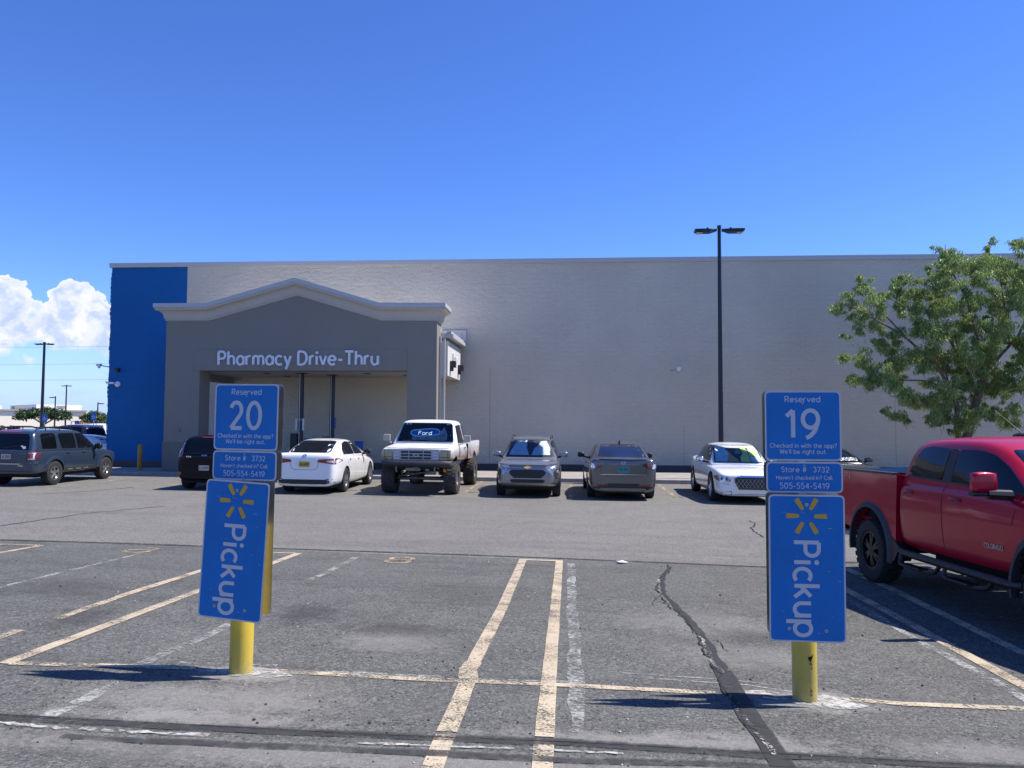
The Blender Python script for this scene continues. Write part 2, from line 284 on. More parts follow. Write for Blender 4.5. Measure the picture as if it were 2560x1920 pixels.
# ---------------- stroke lettering ----------------
def A(cx,cy,rx,ry,a0,a1,n=14):
    return [(cx+rx*math.cos(R(a0+(a1-a0)*k/n)),cy+ry*math.sin(R(a0+(a1-a0)*k/n))) for k in range(n+1)]
x_=.66
def circ(cx,cy,rx,ry): return A(cx,cy,rx,ry,0,360,26)
ARCH=lambda x0,w:[(x0,.36)]+A(x0+w/2,.4,w/2,.27,180,0)+[(x0+w,0)]
G={
'P':(.68,[[(0,0),(0,1)],[(0,1),(.3,1)]+A(.32,.73,.27,.27,90,-90)+[(0,.46)]]),
'R':(.68,[[(0,0),(0,1)],[(0,1),(.3,1)]+A(.32,.73,.26,.27,90,-90)+[(0,.46)],[(.28,.46),(.6,0)]]),
'D':(.82,[[(0,0),(0,1)],[(0,1),(.28,1)]+A(.3,.5,.44,.5,90,-90)+[(0,0)]]),
'T':(.74,[[(0,1),(.72,1)],[(.36,1),(.36,0)]]),
'S':(.6,[A(.3,.75,.25,.25,35,270)+A(.3,.25,.28,.25,90,-150)]),
'C':(.8,[A(.46,.5,.45,.5,48,312,20)]),
'H':(.74,[[(0,0),(0,1)],[(0,.52),(.68,.52)],[(.68,0),(.68,1)]]),
'W':(1.06,[[(0,1),(.26,0)],[(.26,0),(.52,.95)],[(.52,.95),(.78,0)],[(.78,0),(1.04,1)]]),
'F':(.6,[[(0,0),(0,1)],[(0,1),(.55,1)],[(0,.52),(.45,.52)]]),
'K':(.66,[[(0,0),(0,1)],[(.6,1),(.05,.45)],[(.2,.6),(.62,0)]]),
'I':(.08,[[(0,0),(0,1)]]),
'A':(.76,[[(0,0),(.37,1)],[(.37,1),(.74,0)],[(.14,.34),(.6,.34)]]),
'O':(.9,[circ(.44,.5,.44,.5)]),
'L':(.55,[[(0,1),(0,0)],[(0,0),(.5,0)]]),
'J':(.5,[[(.45,1),(.45,.25)]+A(.22,.25,.23,.25,0,-160)]),
'U':(.7,[[(0,1),(0,.32)]+A(.33,.33,.33,.33,180,360)+[(.66,1)]]),
'Y':(.7,[[(0,1),(.34,.45)],[(.68,1),(.34,.45)],[(.34,.45),(.34,0)]]),
'E':(.58,[[(0,0),(0,1)],[(0,1),(.52,1)],[(0,.5),(.46,.5)],[(0,0),(.52,0)]]),
'a':(.64,[circ(.29,.33,.29,.33),[(.58,0),(.58,.66)]]),
'b':(.64,[circ(.31,.33,.29,.33),[(0,0),(0,1.02)]]),
'c':(.56,[A(.31,.33,.31,.33,48,312,18)]),
'd':(.64,[circ(.29,.33,.29,.33),[(.58,0),(.58,1.02)]]),
'e':(.64,[A(.31,.33,.31,.33,0,318,20),[(.02,.34),(.6,.34)]]),
'g':(.64,[circ(.29,.33,.29,.33),[(.58,.66),(.58,-.06)]+A(.3,-.06,.28,.24,0,-145)]),
'h':(.58,[[(0,0),(0,1.02)],ARCH(0,.52)]),
'i':(.08,[[(0,0),(0,.66)],[(0,.9),(0,.92)]]),
'k':(.56,[[(0,0),(0,1.02)],[(.46,.66),(.03,.28)],[(.17,.4),(.5,0)]]),
'l':(.08,[[(0,0),(0,1.02)]]),
'm':(.96,[[(0,0),(0,.66)],ARCH(0,.45),ARCH(.45,.45)]),
'n':(.58,[[(0,0),(0,.66)],ARCH(0,.52)]),
'o':(.66,[circ(.32,.33,.32,.33)]),
'p':(.64,[circ(.31,.33,.3,.33),[(0,.66),(0,-.34)]]),
'r':(.4,[[(0,0),(0,.66)],[(0,.36)]+A(.27,.38,.27,.28,180,75)]),
's':(.48,[A(.23,.495,.2,.165,35,270,10)+A(.23,.165,.23,.165,90,-150,10)]),
't':(.4,[[(.15,.92),(.15,.17)]+A(.31,.17,.16,.17,180,290,8),[(0,.66),(.38,.66)]]),
'u':(.6,[[(0,.66),(0,.28)]+A(.27,.28,.27,.28,180,360)+[(.54,.3)],[(.54,.66),(.54,0)]]),
'v':(.56,[[(0,.66),(.27,0)],[(.27,0),(.54,.66)]]),
'w':(.84,[[(0,.66),(.2,0)],[(.2,0),(.41,.62)],[(.41,.62),(.62,0)],[(.62,0),(.82,.66)]]),
'y':(.56,[[(0,.66),(.28,.02)],[(.55,.66),(.14,-.34)]]),
'?':(.5,[A(.24,.77,.23,.23,165,-80)+[(.24,.3)],[(.24,0),(.24,.02)]]),
"'":(.1,[[(.02,1),(0,.82)]]),'.':(.1,[[(0,0),(0,.02)]]),':':(.1,[[(0,0),(0,.02)],[(0,.5),(0,.52)]]),
'-':(.4,[[(.0,.36),(.36,.36)]]),' ':(.26,[]),
'#':(.66,[[(.14,0),(.26,.95)],[(.4,0),(.52,.95)],[(0,.32),(.62,.32)],[(.04,.64),(.66,.64)]]),
'@':(1.0,[A(.48,.45,.48,.5,-40,300,22),circ(.46,.45,.2,.22),[(.68,.66),(.7,.3)]]),
'0':(.72,[circ(.33,.5,.33,.5)]),'1':(.4,[[(0,.78),(.27,1)],[(.27,1),(.27,0)]]),
'2':(.66,[A(.29,.71,.28,.29,165,-35)+[(.02,0)],[(.02,0),(.6,0)]]),
'3':(.62,[A(.26,.76,.25,.24,150,-90),A(.26,.26,.29,.26,90,-150)]),
'4':(.68,[[(.46,1),(0,.28)],[(0,.28),(.64,.28)],[(.46,1),(.46,0)]]),
'5':(.64,[[(.52,1),(.1,1)],[(.1,1),(.07,.56)],[(.07,.56)]+A(.27,.31,.3,.31,120,-145)]),
'7':(.62,[[(0,1),(.58,1)],[(.58,1),(.18,0)]]),
'8':(.64,[circ(.31,.75,.24,.25),circ(.31,.26,.3,.26)]),
'9':(.68,[circ(.32,.68,.31,.32),A(.32,.68,.31,.34,0,-25,4)+[(.5,.25),(.32,.07),(.14,-.02)]]),
'6':(.68,[circ(.33,.32,.31,.32),[(.46,1.0),(.2,.68),(.03,.36)]]),
'M':(.86,[[(0,0),(.04,1)],[(.04,1),(.42,.25)],[(.42,.25),(.8,1)],[(.8,1),(.84,0)]]),
'X':(.66,[[(0,0),(.62,1)],[(0,1),(.62,0)]]),
'N':(.74,[[(0,0),(0,1)],[(0,1),(.66,0)],[(.66,0),(.66,1)]]),
'Z':(.6,[[(0,1),(.56,1)],[(.56,1),(0,0)],[(0,0),(.56,0)]]),
}
def strokes(text,cap,wt,width=None,gap=.2):
    """list of 2D polylines (metres) centred on x=0, baseline y=0"""
    out=[]; x=0
    for ch in text:
        adv,ls=G[ch]
        for p in ls: out.append([(x+a,b) for a,b in p])
        x+=adv+gap
    tot=x-gap; sx=cap*((width/cap)/tot if width else 1)
    return [[((a-tot/2)*sx,b*cap) for a,b in p] for p in out]
def ribbon(bm,line,wt,f,h,mi=0,endcap=True):
    """extruded stroke; f maps (u,v,height) to a point"""
    pts=[Vector(p) for p in line]
    closed=(pts[0]-pts[-1]).length<1e-5 and len(pts)>3
    if closed: pts=pts[:-1]
    if not closed and (pts[-1]-pts[0]).length<wt*.6 and len(pts)==2:   # a dot
        c=(pts[0]+pts[1])/2; loop=[c+Vector((math.cos(t),math.sin(t)))*wt*.62 for t in [2*math.pi*k/12 for k in range(12)]]
        lo=[bm.verts.new(f(p.x,p.y,0)) for p in loop]; hi=[bm.verts.new(f(p.x,p.y,h)) for p in loop]
        bm.faces.new(hi).material_index=mi
        for k in range(12): bm.faces.new((lo[k],lo[(k+1)%12],hi[(k+1)%12],hi[k])).material_index=mi
        return
    n=len(pts); L=[];Rr=[]
    for i,p in enumerate(pts):
        a=pts[i-1] if (i or closed) else p; b=pts[(i+1)%n] if (i<n-1 or closed) else p
        d=(b-a)
        d=d.normalized() if d.length>1e-9 else Vector((1,0)); nn=Vector((-d.y,d.x))
        L.append(p+nn*wt/2); Rr.append(p-nn*wt/2)
    def V(q,hh): return bm.verts.new(f(q.x,q.y,hh))
    lt=[V(q,h) for q in L]; rt=[V(q,h) for q in Rr]; lb=[V(q,0) for q in L]; rb=[V(q,0) for q in Rr]
    m=n if closed else n-1
    for i in range(m):
        j=(i+1)%n
        for q in ((lt[i],rt[i],rt[j],lt[j]),(lb[i],lt[i],lt[j],lb[j]),(rt[i],rb[i],rb[j],rt[j])): bm.faces.new(q).material_index=mi
    if not closed:
        for i in (0,n-1): bm.faces.new((lt[i],lb[i],rb[i],rt[i])).material_index=mi
def write(bm,text,cap,wt,f,h,width=None,gap=.2,mi=0,eps=None):
    eps=eps or h*.04
    for k,s in enumerate(strokes(text,cap,wt,width,gap)): ribbon(bm,s,wt,f,h+(k%7)*eps,mi)
# ---------------- ground ----------------
def cs(y):
    if y<11.8: return -.018
    if y<22: return -.018+.009*(y-11.8)/10.2
    if y<26: return -.009
    if y<29: return -.009*(29-y)/3
    return 0
def g(x,y):
    xm=3+11*max(0,min(1,(y-12)/6)); k=max(0,min(1,(y-6)/4))*max(0,min(1,(18-y)/6))
    b=max(0,min(.1,(x-3.0)*.085))*k
    x=max(-20,min(xm,x)); return -.0364*max(-5,min(y,11.8))+cs(y)*x+b
def axis_lines(a,b,step,out):
    l=[a+step*i for i in range(int(round((b-a)/step))+1)]; return sorted(set([round(v,3) for v in l+out]))
bm=bmesh.new()
xs=axis_lines(-20,14,.5,[-900,-300,-100,-45,40,120,400,900]); ys=axis_lines(-5,30,.5,[-60,-15,11.8,50,100,200,400,900,3000])
SEAM_Y=11.95
vg={}
rs=random.Random(3)
for i,x in enumerate(xs):
    for j,y in enumerate(ys):
        yy=y
        if abs(y-12.0)<.01: yy=12.0+.05*math.sin(x*.7)+rs.uniform(-.015,.015)
        vg[i,j]=bm.verts.new((x,yy,g(x,yy)))
for i in range(len(xs)-1):
    for j in range(len(ys)-1):
        f=bm.faces.new((vg[i,j],vg[i+1,j],vg[i+1,j+1],vg[i,j+1])); f.material_index=0 if (ys[j+1]<=12.01 and -100<xs[i]<40) else 1
link('parking_lot',bm,[M['lot'],M['aisle']],kind='structure')
def strip(bm,pts,w,dz=.004,mi=0,jit=0,step=.25,taper=False):
    P=[Vector((p[0],p[1])) for p in pts]; q=[P[0]]
    for a,b in zip(P,P[1:]):
        k=max(1,int((b-a).length/step)); q+=[a+(b-a)*(i/k) for i in range(1,k+1)]
    rr=random.Random(int(abs(P[0].x*97+P[0].y*31)*10)); prev=None; n=len(q)
    for i,p in enumerate(q):
        d=(q[min(i+1,n-1)]-q[max(i-1,0)]).normalized(); nn=Vector((-d.y,d.x)); ww=w/2
        if taper: ww*=max(.12,min(1,i/3,(n-1-i)/3))
        a=p+nn*(ww+rr.uniform(-jit,jit)); b=p-nn*(ww+rr.uniform(-jit,jit)); c=p
        cur=[bm.verts.new((s.x,s.y,g(s.x,s.y)+dz)) for s in (a,c,b)]
        if prev:
            for k in (0,1): bm.faces.new((prev[k],prev[k+1],cur[k+1],cur[k])).material_index=mi
        prev=cur
def blob(bm,cx,cy,rx,ry,dz=.005,jit=.2,n=28,seed=1,rot=0):
    rr=random.Random(seed); ph=[rr.uniform(0,6.3) for _ in range(4)]
    c=bm.verts.new((cx,cy,g(cx,cy)+dz)); rings=[]
    for s in (.5,1):
        ring=[]
        for k in range(n):
            t=2*math.pi*k/n; q=s*(1+jit*(math.sin(2*t+ph[0])*.5+math.sin(3*t+ph[1])*.4+math.sin(7*t+ph[2])*.25+math.sin(11*t+ph[3])*.15))
            X=rx*q*math.cos(t);Y=ry*q*math.sin(t); x=cx+X*math.cos(rot)-Y*math.sin(rot); y=cy+X*math.sin(rot)+Y*math.cos(rot)
            ring.append(bm.verts.new((x,y,g(x,y)+dz)))
        rings.append(ring)
    for k in range(n):
        bm.faces.new((c,rings[0][k],rings[0][(k+1)%n])); bm.faces.new((rings[0][k],rings[1][k],rings[1][(k+1)%n],rings[0][(k+1)%n]))
def sheet(name,mt,fn):
    bm=bmesh.new(); fn(bm); return link(name,bm,mt,kind='structure')
# painted bay markings
def paint(bm):
    strip(bm,[(-.71,11.8),(-.71,8.3),(-.73,7.2),(-.75,6.1)],.115,.006,jit=.003)
    strip(bm,[(-.75,6.1),(-.765,5.9),(-.735,5.66)],.14,.0062,jit=.006,step=.08)
    strip(bm,[(-.155,11.86),(-.15,5.66)],.11,.006,jit=.003)
    strip(bm,[(-.77,11.86),(-.1,11.88)],.09,.0066)
    strip(bm,[(-4.16,11.7),(-4.16,5.48)],.115,.006,jit=.003); strip(bm,[(-4.78,9.9),(-4.8,8)],.11,.006,jit=.004); strip(bm,[(-4.22,11.7),(-4.75,11.62),(-4.78,9.9)],.1,.0061)
    strip(bm,[(-8.17,11.52),(-8.86,11.48)],.1,.0065); strip(bm,[(-8.2,11.5),(-8.19,5.4)],.11,.006); strip(bm,[(-8.83,11.5),(-8.85,5.4)],.11,.006)
    strip(bm,[(3.43,11.4),(3.43,8.7),(3.38,5.6)],.11,.006,jit=.003); strip(bm,[(3.95,11.48),(3.88,5.6)],.11,.006,jit=.003)
sheet('bay_lines',M['stripe'],paint)
def paint2(bm):
    strip(bm,[(-.73,5.64),(-.72,4.6)],.12,.006,jit=.004); strip(bm,[(-.72,4.55),(-.71,3.9)],.12,.006,jit=.004)
    strip(bm,[(-.15,5.64),(-.145,4.6)],.115,.006,jit=.004); strip(bm,[(-.145,4.55),(-.14,3.9)],.115,.006,jit=.004)
    strip(bm,[(-4.79,8),(-4.74,6.9)],.1,.006,jit=.01); strip(bm,[(-4.76,6.44),(-4.72,5.6)],.1,.006)
    strip(bm,[(-9,5.4),(-4.3,5.48)],.09,.0064,jit=.006); strip(bm,[(-4.12,5.5),(-2.75,5.6)],.095,.0064,jit=.006)
    strip(bm,[(-2.14,5.62),(-1.54,5.6),(-.86,5.6),(-.04,5.62),(1.03,5.61)],.085,.0064,jit=.006)
    strip(bm,[(1.24,5.63),(1.42,5.64)],.05,.0064,jit=.01,step=.05); strip(bm,[(1.9,5.62),(2.3,5.57),(3.09,5.59),(4.5,5.6)],.09,.0064,jit=.006)
sheet('worn_bay_lines',M['stripe_worn'],paint2)
def paint3(bm):
    for X,a,b in ((-3.1,27.4,22.6),(.04,27.4,21.2),(3.1,27.3,22.4),(-6.2,27.4,22.8),(-9.3,27.4,22.8),(-12.4,27.4,23.2),(-15.1,27.4,24),(6.25,27.3,22.5),(-18.4,27.4,23),(9.4,27.3,22.5)):
        strip(bm,[(X,a),(X-.02,b)],.11,.006,jit=.004)
    for X,t in ((-2.51,0),):
        for cy,rr in ((11.53,.13),(11.24,.16)):
            ang=[k*R(22.5) for k in range(17)]
            strip(bm,[(X+.17*math.cos(a),cy+rr*math.sin(a)) for a in ang],.07,.0065,step=.1)
    for cy,rr in ((11.3,.17),):
        strip(bm,[(-6.52+.18*math.cos(k*R(22.5)),cy+rr*math.sin(k*R(22.5))) for k in range(17)],.07,.0065,step=.1)
    strip(bm,[(-6.35,11.3),(-6.38,11.6),(-6.6,11.72)],.07,.0062)
sheet('faint_bay_lines',M['stripe_faint'],paint3)
def paint4(bm):
    strip(bm,[(.02,11.65),(.04,6.4),(.05,4.7)],.1,.005,jit=.02)
    strip(bm,[(-6.33,8),(-6.33,11.1)],.08,.005,jit=.01); strip(bm,[(-3.2,11.5),(-3.2,9.4)],.09,.005,jit=.01)
    strip(bm,[(-3.12,7),(-3.15,6.4),(-3.2,5.65)],.1,.005,jit=.02); strip(bm,[(-3.13,5.2),(-3.1,4.85),(-3.12,4.5)],.1,.005,jit=.02)
    strip(bm,[(3.27,9.6),(3.22,7.8),(3.22,5.7)],.09,.005,jit=.02)
    strip(bm,[(-2.95,5.72),(-2.2,5.76)],.05,.005,jit=.01); strip(bm,[(-1.8,5.68),(-.8,5.67),(0,5.7)],.05,.005,jit=.015)
    strip(bm,[(.4,6.0),(1.2,5.95),(1.6,5.85)],.02,.005); strip(bm,[(.5,5.9),(1.3,5.84),(1.6,5.72)],.02,.005)
sheet('faint_white_lines',M['white_faint'],paint4)
# pale cement and dust round the bollards and worn along the front edge
def dust(bm):
    blob(bm,-2.34,5.56,.27,.13,.0055,.35,seed=3); blob(bm,1.7,5.55,.33,.13,.0055,.35,seed=5); blob(bm,1.35,5.66,.22,.05,.0055,.35,seed=6)
    strip(bm,[(-3.5,4.37),(-2.94,4.33),(-2.59,4.33),(-2.05,4.34)],.035,.0075,jit=.014,step=.05)
    strip(bm,[(-1.2,4.35),(-.66,4.38),(-.2,4.4),(.3,4.41)],.022,.0075,jit=.01,step=.05)
    strip(bm,[(1.3,4.3),(1.7,4.32),(1.95,4.31)],.04,.0075,jit=.014,step=.05)
sheet('pale_cement',M['dust'],dust)
def dust2(bm):
    strip(bm,[(-4.2,4.12),(-2,4.1),(.3,4.15),(2.5,4.2),(5,4.2)],.26,.0045,jit=.03)
    blob(bm,-2.2,4.62,.6,.14,.0045,.3,seed=8); blob(bm,.3,4.58,1.1,.07,.0045,.3,seed=9); blob(bm,1.0,4.7,.55,.1,.0045,.3,seed=10); blob(bm,2.3,4.75,.5,.16,.0045,.3,seed=15)
    blob(bm,-2.7,4.95,.9,.3,.0047,.35,seed=18); blob(bm,-1.45,6.6,.5,.4,.0045,.35,seed=12)
    blob(bm,-2.0,5.2,.6,.25,.0049,.3,seed=33); blob(bm,1.5,5.25,.5,.2,.0045,.3,seed=34); blob(bm,1.7,6.6,.7,.35,.0045,.3,seed=35)
#
def tarb(bm):
    strip(bm,[(-4.5,4.47),(-2.98,4.45),(-2,4.45),(-1.1,4.48),(0,4.53),(1.05,4.51),(2.5,4.52),(5,4.52)],.1,.0062,jit=.012)
    strip(bm,[(-2.85,4.22),(-2.35,4.22),(-1.8,4.24),(-1.1,4.26),(0,4.28),(.7,4.33),(2,4.36),(4,4.38)],.08,.0062,jit=.014)
    strip(bm,[(-9.5,11.94),(-7.6,12.05),(-5.8,12.06),(-2.3,12.12),(-.4,12.1),(1.65,12.05),(2.9,12),(9,11.98)],.1,.0055,jit=.01)
sheet('tar_bands',M['tarband'],tarb)
SEAL=[(1.49,11.7),(1.3,10.9),(1.2,10.2),(1.13,9.4),(1.17,8.7),(1.21,8.03),(1.22,7.0),(1.19,6.2),(1.17,5.6),(1.15,5.1),(1.17,4.8),(1.16,4.35)]
def seal(bm):
    strip(bm,SEAL[:5],.055,.0066,jit=.014,step=.1); strip(bm,SEAL[4:8],.085,.0066,jit=.016,step=.1); strip(bm,SEAL[7:],.14,.0066,jit=.01)
sheet('crack_sealer_band',M['sealer'],seal)
CR=[(1.49,11.89),(1.42,11.25),(1.17,10.47),(1.08,9.71),(1.08,8.87),(1.18,8.03),(1.19,7.39),(1.15,6.57),(1.15,6.09),(1.11,5.75),(1.09,5.31),(1.11,4.97),(1.13,4.7),(1.13,4.5)]
def wig(pts,a,step=.12,seed=4):
    rr=random.Random(seed); out=[]
    for p,q in zip(pts,pts[1:]):
        k=max(1,int(math.hypot(q[0]-p[0],q[1]-p[1])/step))
        out+=[(p[0]+(q[0]-p[0])*i/k+rr.uniform(-a,a),p[1]+(q[1]-p[1])*i/k+rr.uniform(-a,a)*.4) for i in range(k)]
    return out+[pts[-1]]
def cracks(bm):
    strip(bm,wig(CR,.03,.09),.016,.0082,jit=.005,step=.05)
    strip(bm,wig([(1.2,7.4),(1.33,7.1),(1.36,6.8)],.03,.08),.008,.0082); strip(bm,wig([(1.08,9.3),(.95,9.0),(.93,8.7)],.03,.08),.008,.0082)
    strip(bm,wig([(4.02,17.67),(3.95,16.84),(3.7,16.28),(3.63,15.34),(3.65,14.93)],.04),.03,.005,jit=.006)
    strip(bm,wig([(-16,11.9),(-10.41,13.47),(-10.28,14.6),(-10.1,16),(-9.4,17.4)],.05,.3),.035,.005,jit=.008)
    strip(bm,wig([(-14,19.4),(-13.33,21.09),(-13.1,22.4)],.05,.3),.035,.005,jit=.008)
    strip(bm,[(-4.5,4.475),(-1.1,4.485),(0,4.535),(2.5,4.525),(5,4.525)],.008,.0085,jit=.002)
    strip(bm,wig([(-9.5,11.9),(-4,12.06),(0,12.09),(3,12.0),(9,11.95)],.01,.4),.018,.0072,jit=.003)
sheet('asphalt_cracks',M['gap'],cracks)
sheet('crack_crumbs',M['crumb'],lambda bm:strip(bm,wig([(p[0]+.015,p[1]) for p in CR[2:]],.014,.08,9),.03,.0088,jit=.006,step=.06))
def stains(bm):
    blob(bm,-1.5,7.1,.55,.32,.0052,.35,seed=21); blob(bm,-1.25,7.0,.3,.14,.0058,.35,seed=22); blob(bm,-2.55,7.55,.3,.5,.0052,.3,seed=23)
    blob(bm,1.65,7.35,.28,.35,.0052,.3,seed=24); blob(bm,-5.6,8.6,.8,.5,.0052,.35,seed=25); blob(bm,-1.6,8.6,.5,.5,.0049,.3,seed=26)
#
# loose gravel crumbs
bm=bmesh.new(); rr=random.Random(11)
for k in range(420):
    y=4.1+rr.random()**1.5*8; x=rr.uniform(-.75*y,.72*y); s=rr.uniform(.004,.011)*(1.5 if rr.random()<.1 else 1)
    z=g(x,y); o=Vector((x,y,z+s*.4)); d=[Vector((rr.uniform(-1,1),rr.uniform(-1,1),rr.uniform(-.6,.8))).normalized()*s for _ in range(6)]
    base=[Vector((s,0,0)),Vector((0,s,0)),Vector((-s,0,0)),Vector((0,-s,0)),Vector((0,0,s*.8)),Vector((0,0,-s*.6))]
    v=[bm.verts.new(o+b_*rr.uniform(.6,1.3)) for b_ in base]; mi=0 if rr.random()<.7 else 1
    for a,b_ in ((0,1),(1,2),(2,3),(3,0)):
        bm.faces.new((v[a],v[b_],v[4])).material_index=mi; bm.faces.new((v[b_],v[a],v[5])).material_index=mi
link('loose_gravel',bm,[mat('dark_grit',(.02,.02,.022),.8),mat('pale_grit',(.4,.38,.35),.8)],label='small dark and pale gravel crumbs scattered on the asphalt',cat='gravel',kind='stuff')
# a crushed piece of white litter
bm=bmesh.new(); bmesh.ops.create_icosphere(bm,subdivisions=2,radius=1)
for v in bm.verts: v.co=Vector((v.co.x*.085*(1+.3*math.sin(v.co.y*5)),v.co.y*.05,v.co.z*.018*(1+.5*math.sin(v.co.x*7))))
o=link('litter',bm,M['white'],smooth=True,label='small crushed white plastic litter on the seam of the asphalt',cat='litter'); o.location=(.79,11.88,g(.79,11.88)+.02)

# ---------------- kerb and sidewalk ----------------
def drape_slab(bm,x0,x1,y0,y1,h,mi=0,step=1,base=-.05):
    n=int((x1-x0)/step); prev=None
    for i in range(n+1):
        x=x0+(x1-x0)*i/n
        cur=[bm.verts.new((x,y0,g(x,y0)+base)),bm.verts.new((x,y0+.0,g(x,y0)+h-.02)),bm.verts.new((x,y0+.02,g(x,y0)+h)),bm.verts.new((x,y1,g(x,y1)+h)),bm.verts.new((x,y1,g(x,y1)+base))]
        if prev:
            for k in range(4): bm.faces.new((prev[k],prev[k+1],cur[k+1],cur[k])).material_index=mi
        else: bm.faces.new(cur)
        prev=cur
    bm.faces.new(prev)
bm=bmesh.new(); drape_slab(bm,-40,34,27.7,27.88,.15); link('kerb',bm,M['conc'],kind='structure')
bm=bmesh.new(); drape_slab(bm,-40,34,27.883,31.2,.145); link('sidewalk',bm,M['walk'],kind='structure')
bm=bmesh.new(); drape_slab(bm,-40,34,31.203,31.36,.15); link('kerb_by_drive_lane',bm,M['conc'],kind='structure')

# ---------------- store building ----------------
def blockwall(name,col,course=.2,bw=.4,rough=.5,gaps=.5):
    m,n,l,b=newmat(name); t=n.new('ShaderNodeTexCoord').outputs['Object']
    sx=n.new('ShaderNodeSeparateXYZ'); l.new(t,sx.inputs[0]); cb=n.new('ShaderNodeCombineXYZ'); l.new(sx.outputs[0],cb.inputs[0]); l.new(sx.outputs[2],cb.inputs[1])
    br=n.new('ShaderNodeTexBrick'); l.new(cb.outputs[0],br.inputs[0]); br.inputs['Scale'].default_value=1; br.inputs['Brick Width'].default_value=bw; br.inputs['Row Height'].default_value=course; br.inputs['Mortar Size'].default_value=.008; br.inputs['Mortar Smooth'].default_value=.6
    br.inputs['Color1'].default_value=(1,1,1,1); br.inputs['Color2'].default_value=(.9,.9,.9,1); br.inputs['Mortar'].default_value=(.6,.6,.6,1)
    dim=rng(n,l,noise(n,l,t,.35,5,.6),.3,.7,.9,1.06)
    streak=n.new('ShaderNodeMapping'); streak.inputs['Scale'].default_value=(3,3,.25); l.new(t,streak.inputs[0])
    s2=rng(n,l,noise(n,l,streak.outputs[0],1.2,6,.7),.35,.7,.985,1.01)
    # joints only show here and there under the thick paint
    vis=rng(n,l,noise(n,l,t,1.4,6,.75),.5,.72,.04,.5)
    jm=mixc(n,l,vis,(1,1,1),br.outputs[0])
    v=mth(n,l,'MULTIPLY',dim,s2)
    mm=n.new('ShaderNodeVectorMath'); mm.operation='SCALE'; l.new(jm,mm.inputs[0]); l.new(v,mm.inputs['Scale'])
    m3=n.new('ShaderNodeVectorMath'); m3.operation='MULTIPLY'; l.new(mm.outputs[0],m3.inputs[0]); m3.inputs[1].default_value=col
    l.new(m3.outputs[0],b.inputs['Base Color']); b.inputs['Roughness'].default_value=.7; b.inputs['Specular IOR Level'].default_value=.3
    mp=n.new('ShaderNodeMapping'); mp.inputs['Scale'].default_value=(1,1,1.7); l.new(t,mp.inputs[0])
    h=mth(n,l,'ADD',mth(n,l,'MULTIPLY',noise(n,l,mp.outputs[0],4.2,7,.66,.4),1.25),mth(n,l,'MULTIPLY',br.outputs['Fac'],-.07))
    bp=n.new('ShaderNodeBump'); bp.inputs['Strength'].default_value=rough; bp.inputs['Distance'].default_value=.09; l.new(h,bp.inputs['Height']); l.new(bp.outputs[0],b.inputs['Normal'])
    return m
M['wall']=blockwall('painted_split_face_block',(.63,.565,.46),rough=.75)
M['wallblue']=blockwall('blue_painted_block',(.002,.115,.35),rough=.6)
M['wallbase']=blockwall('dark_painted_block',(.085,.082,.085),rough=.5)
M['coping']=mat('coping_metal',(.46,.46,.46),.45,.1)
M['stucco']=mat('grey_stucco',(.222,.205,.178),.8,var=.05,vscale=.6,bump=.12,bscale=90)
M['stucco_dark']=blockwall('grey_block_base',(.175,.168,.155),rough=.5)
M['cornice']=mat('beige_cornice_stucco',(.46,.43,.385),.8,var=.04,vscale=2)
M['flank']=mat('light_grey_stucco',(.55,.54,.51),.8,var=.05,vscale=1)
M['ceil']=mat('canopy_ceiling',(.42,.41,.39),.8)
YW=33.6
st=empty('store_building',(-2,YW,-.43),label='long windowless grey block store wall with blue corner panel',cat='building')
st.location=(0,0,0)
bm=bmesh.new(); box(bm,-17.4,38,YW,YW+40,-.1,8.72); link('wall',bm,M['wall'],st)
def edge_rough(bm,x0,x1,z0,z1,y):
    pass
bm=bmesh.new(); box(bm,-21,-17.4,YW,YW+39.9,-.1,8.70); rr=random.Random(2)
for k in range(43):
    z=-.1+k*.2; q=rr.uniform(.0,.06); box(bm,-21-q,-20.99,YW+.005,YW+.5,z+.01,z+.19)
link('blue_wall_panel',bm,M['wallblue'],st)
bm=bmesh.new(); box(bm,-21.0,38.05,YW-.012,YW+39.8,-.9,-.1); link('wall_base',bm,M['wallbase'],st)
bm=bmesh.new(); box(bm,-21.1,38.1,YW-.07,YW+.35,8.72,8.93,bev=.01); box(bm,-21.1,-20.75,YW+.35,YW+39.8,8.72,8.93); link('coping',bm,M['coping'],st)
for X in (-3.5,4.9,13.7):
    bm=bmesh.new(); box(bm,X-.004,X+.004,YW-.002,YW+.05,-.09,4.2 if X==-3.5 else (1.6 if X==4.9 else 3.0)); link('control_joint',bm,M['seam'],st)
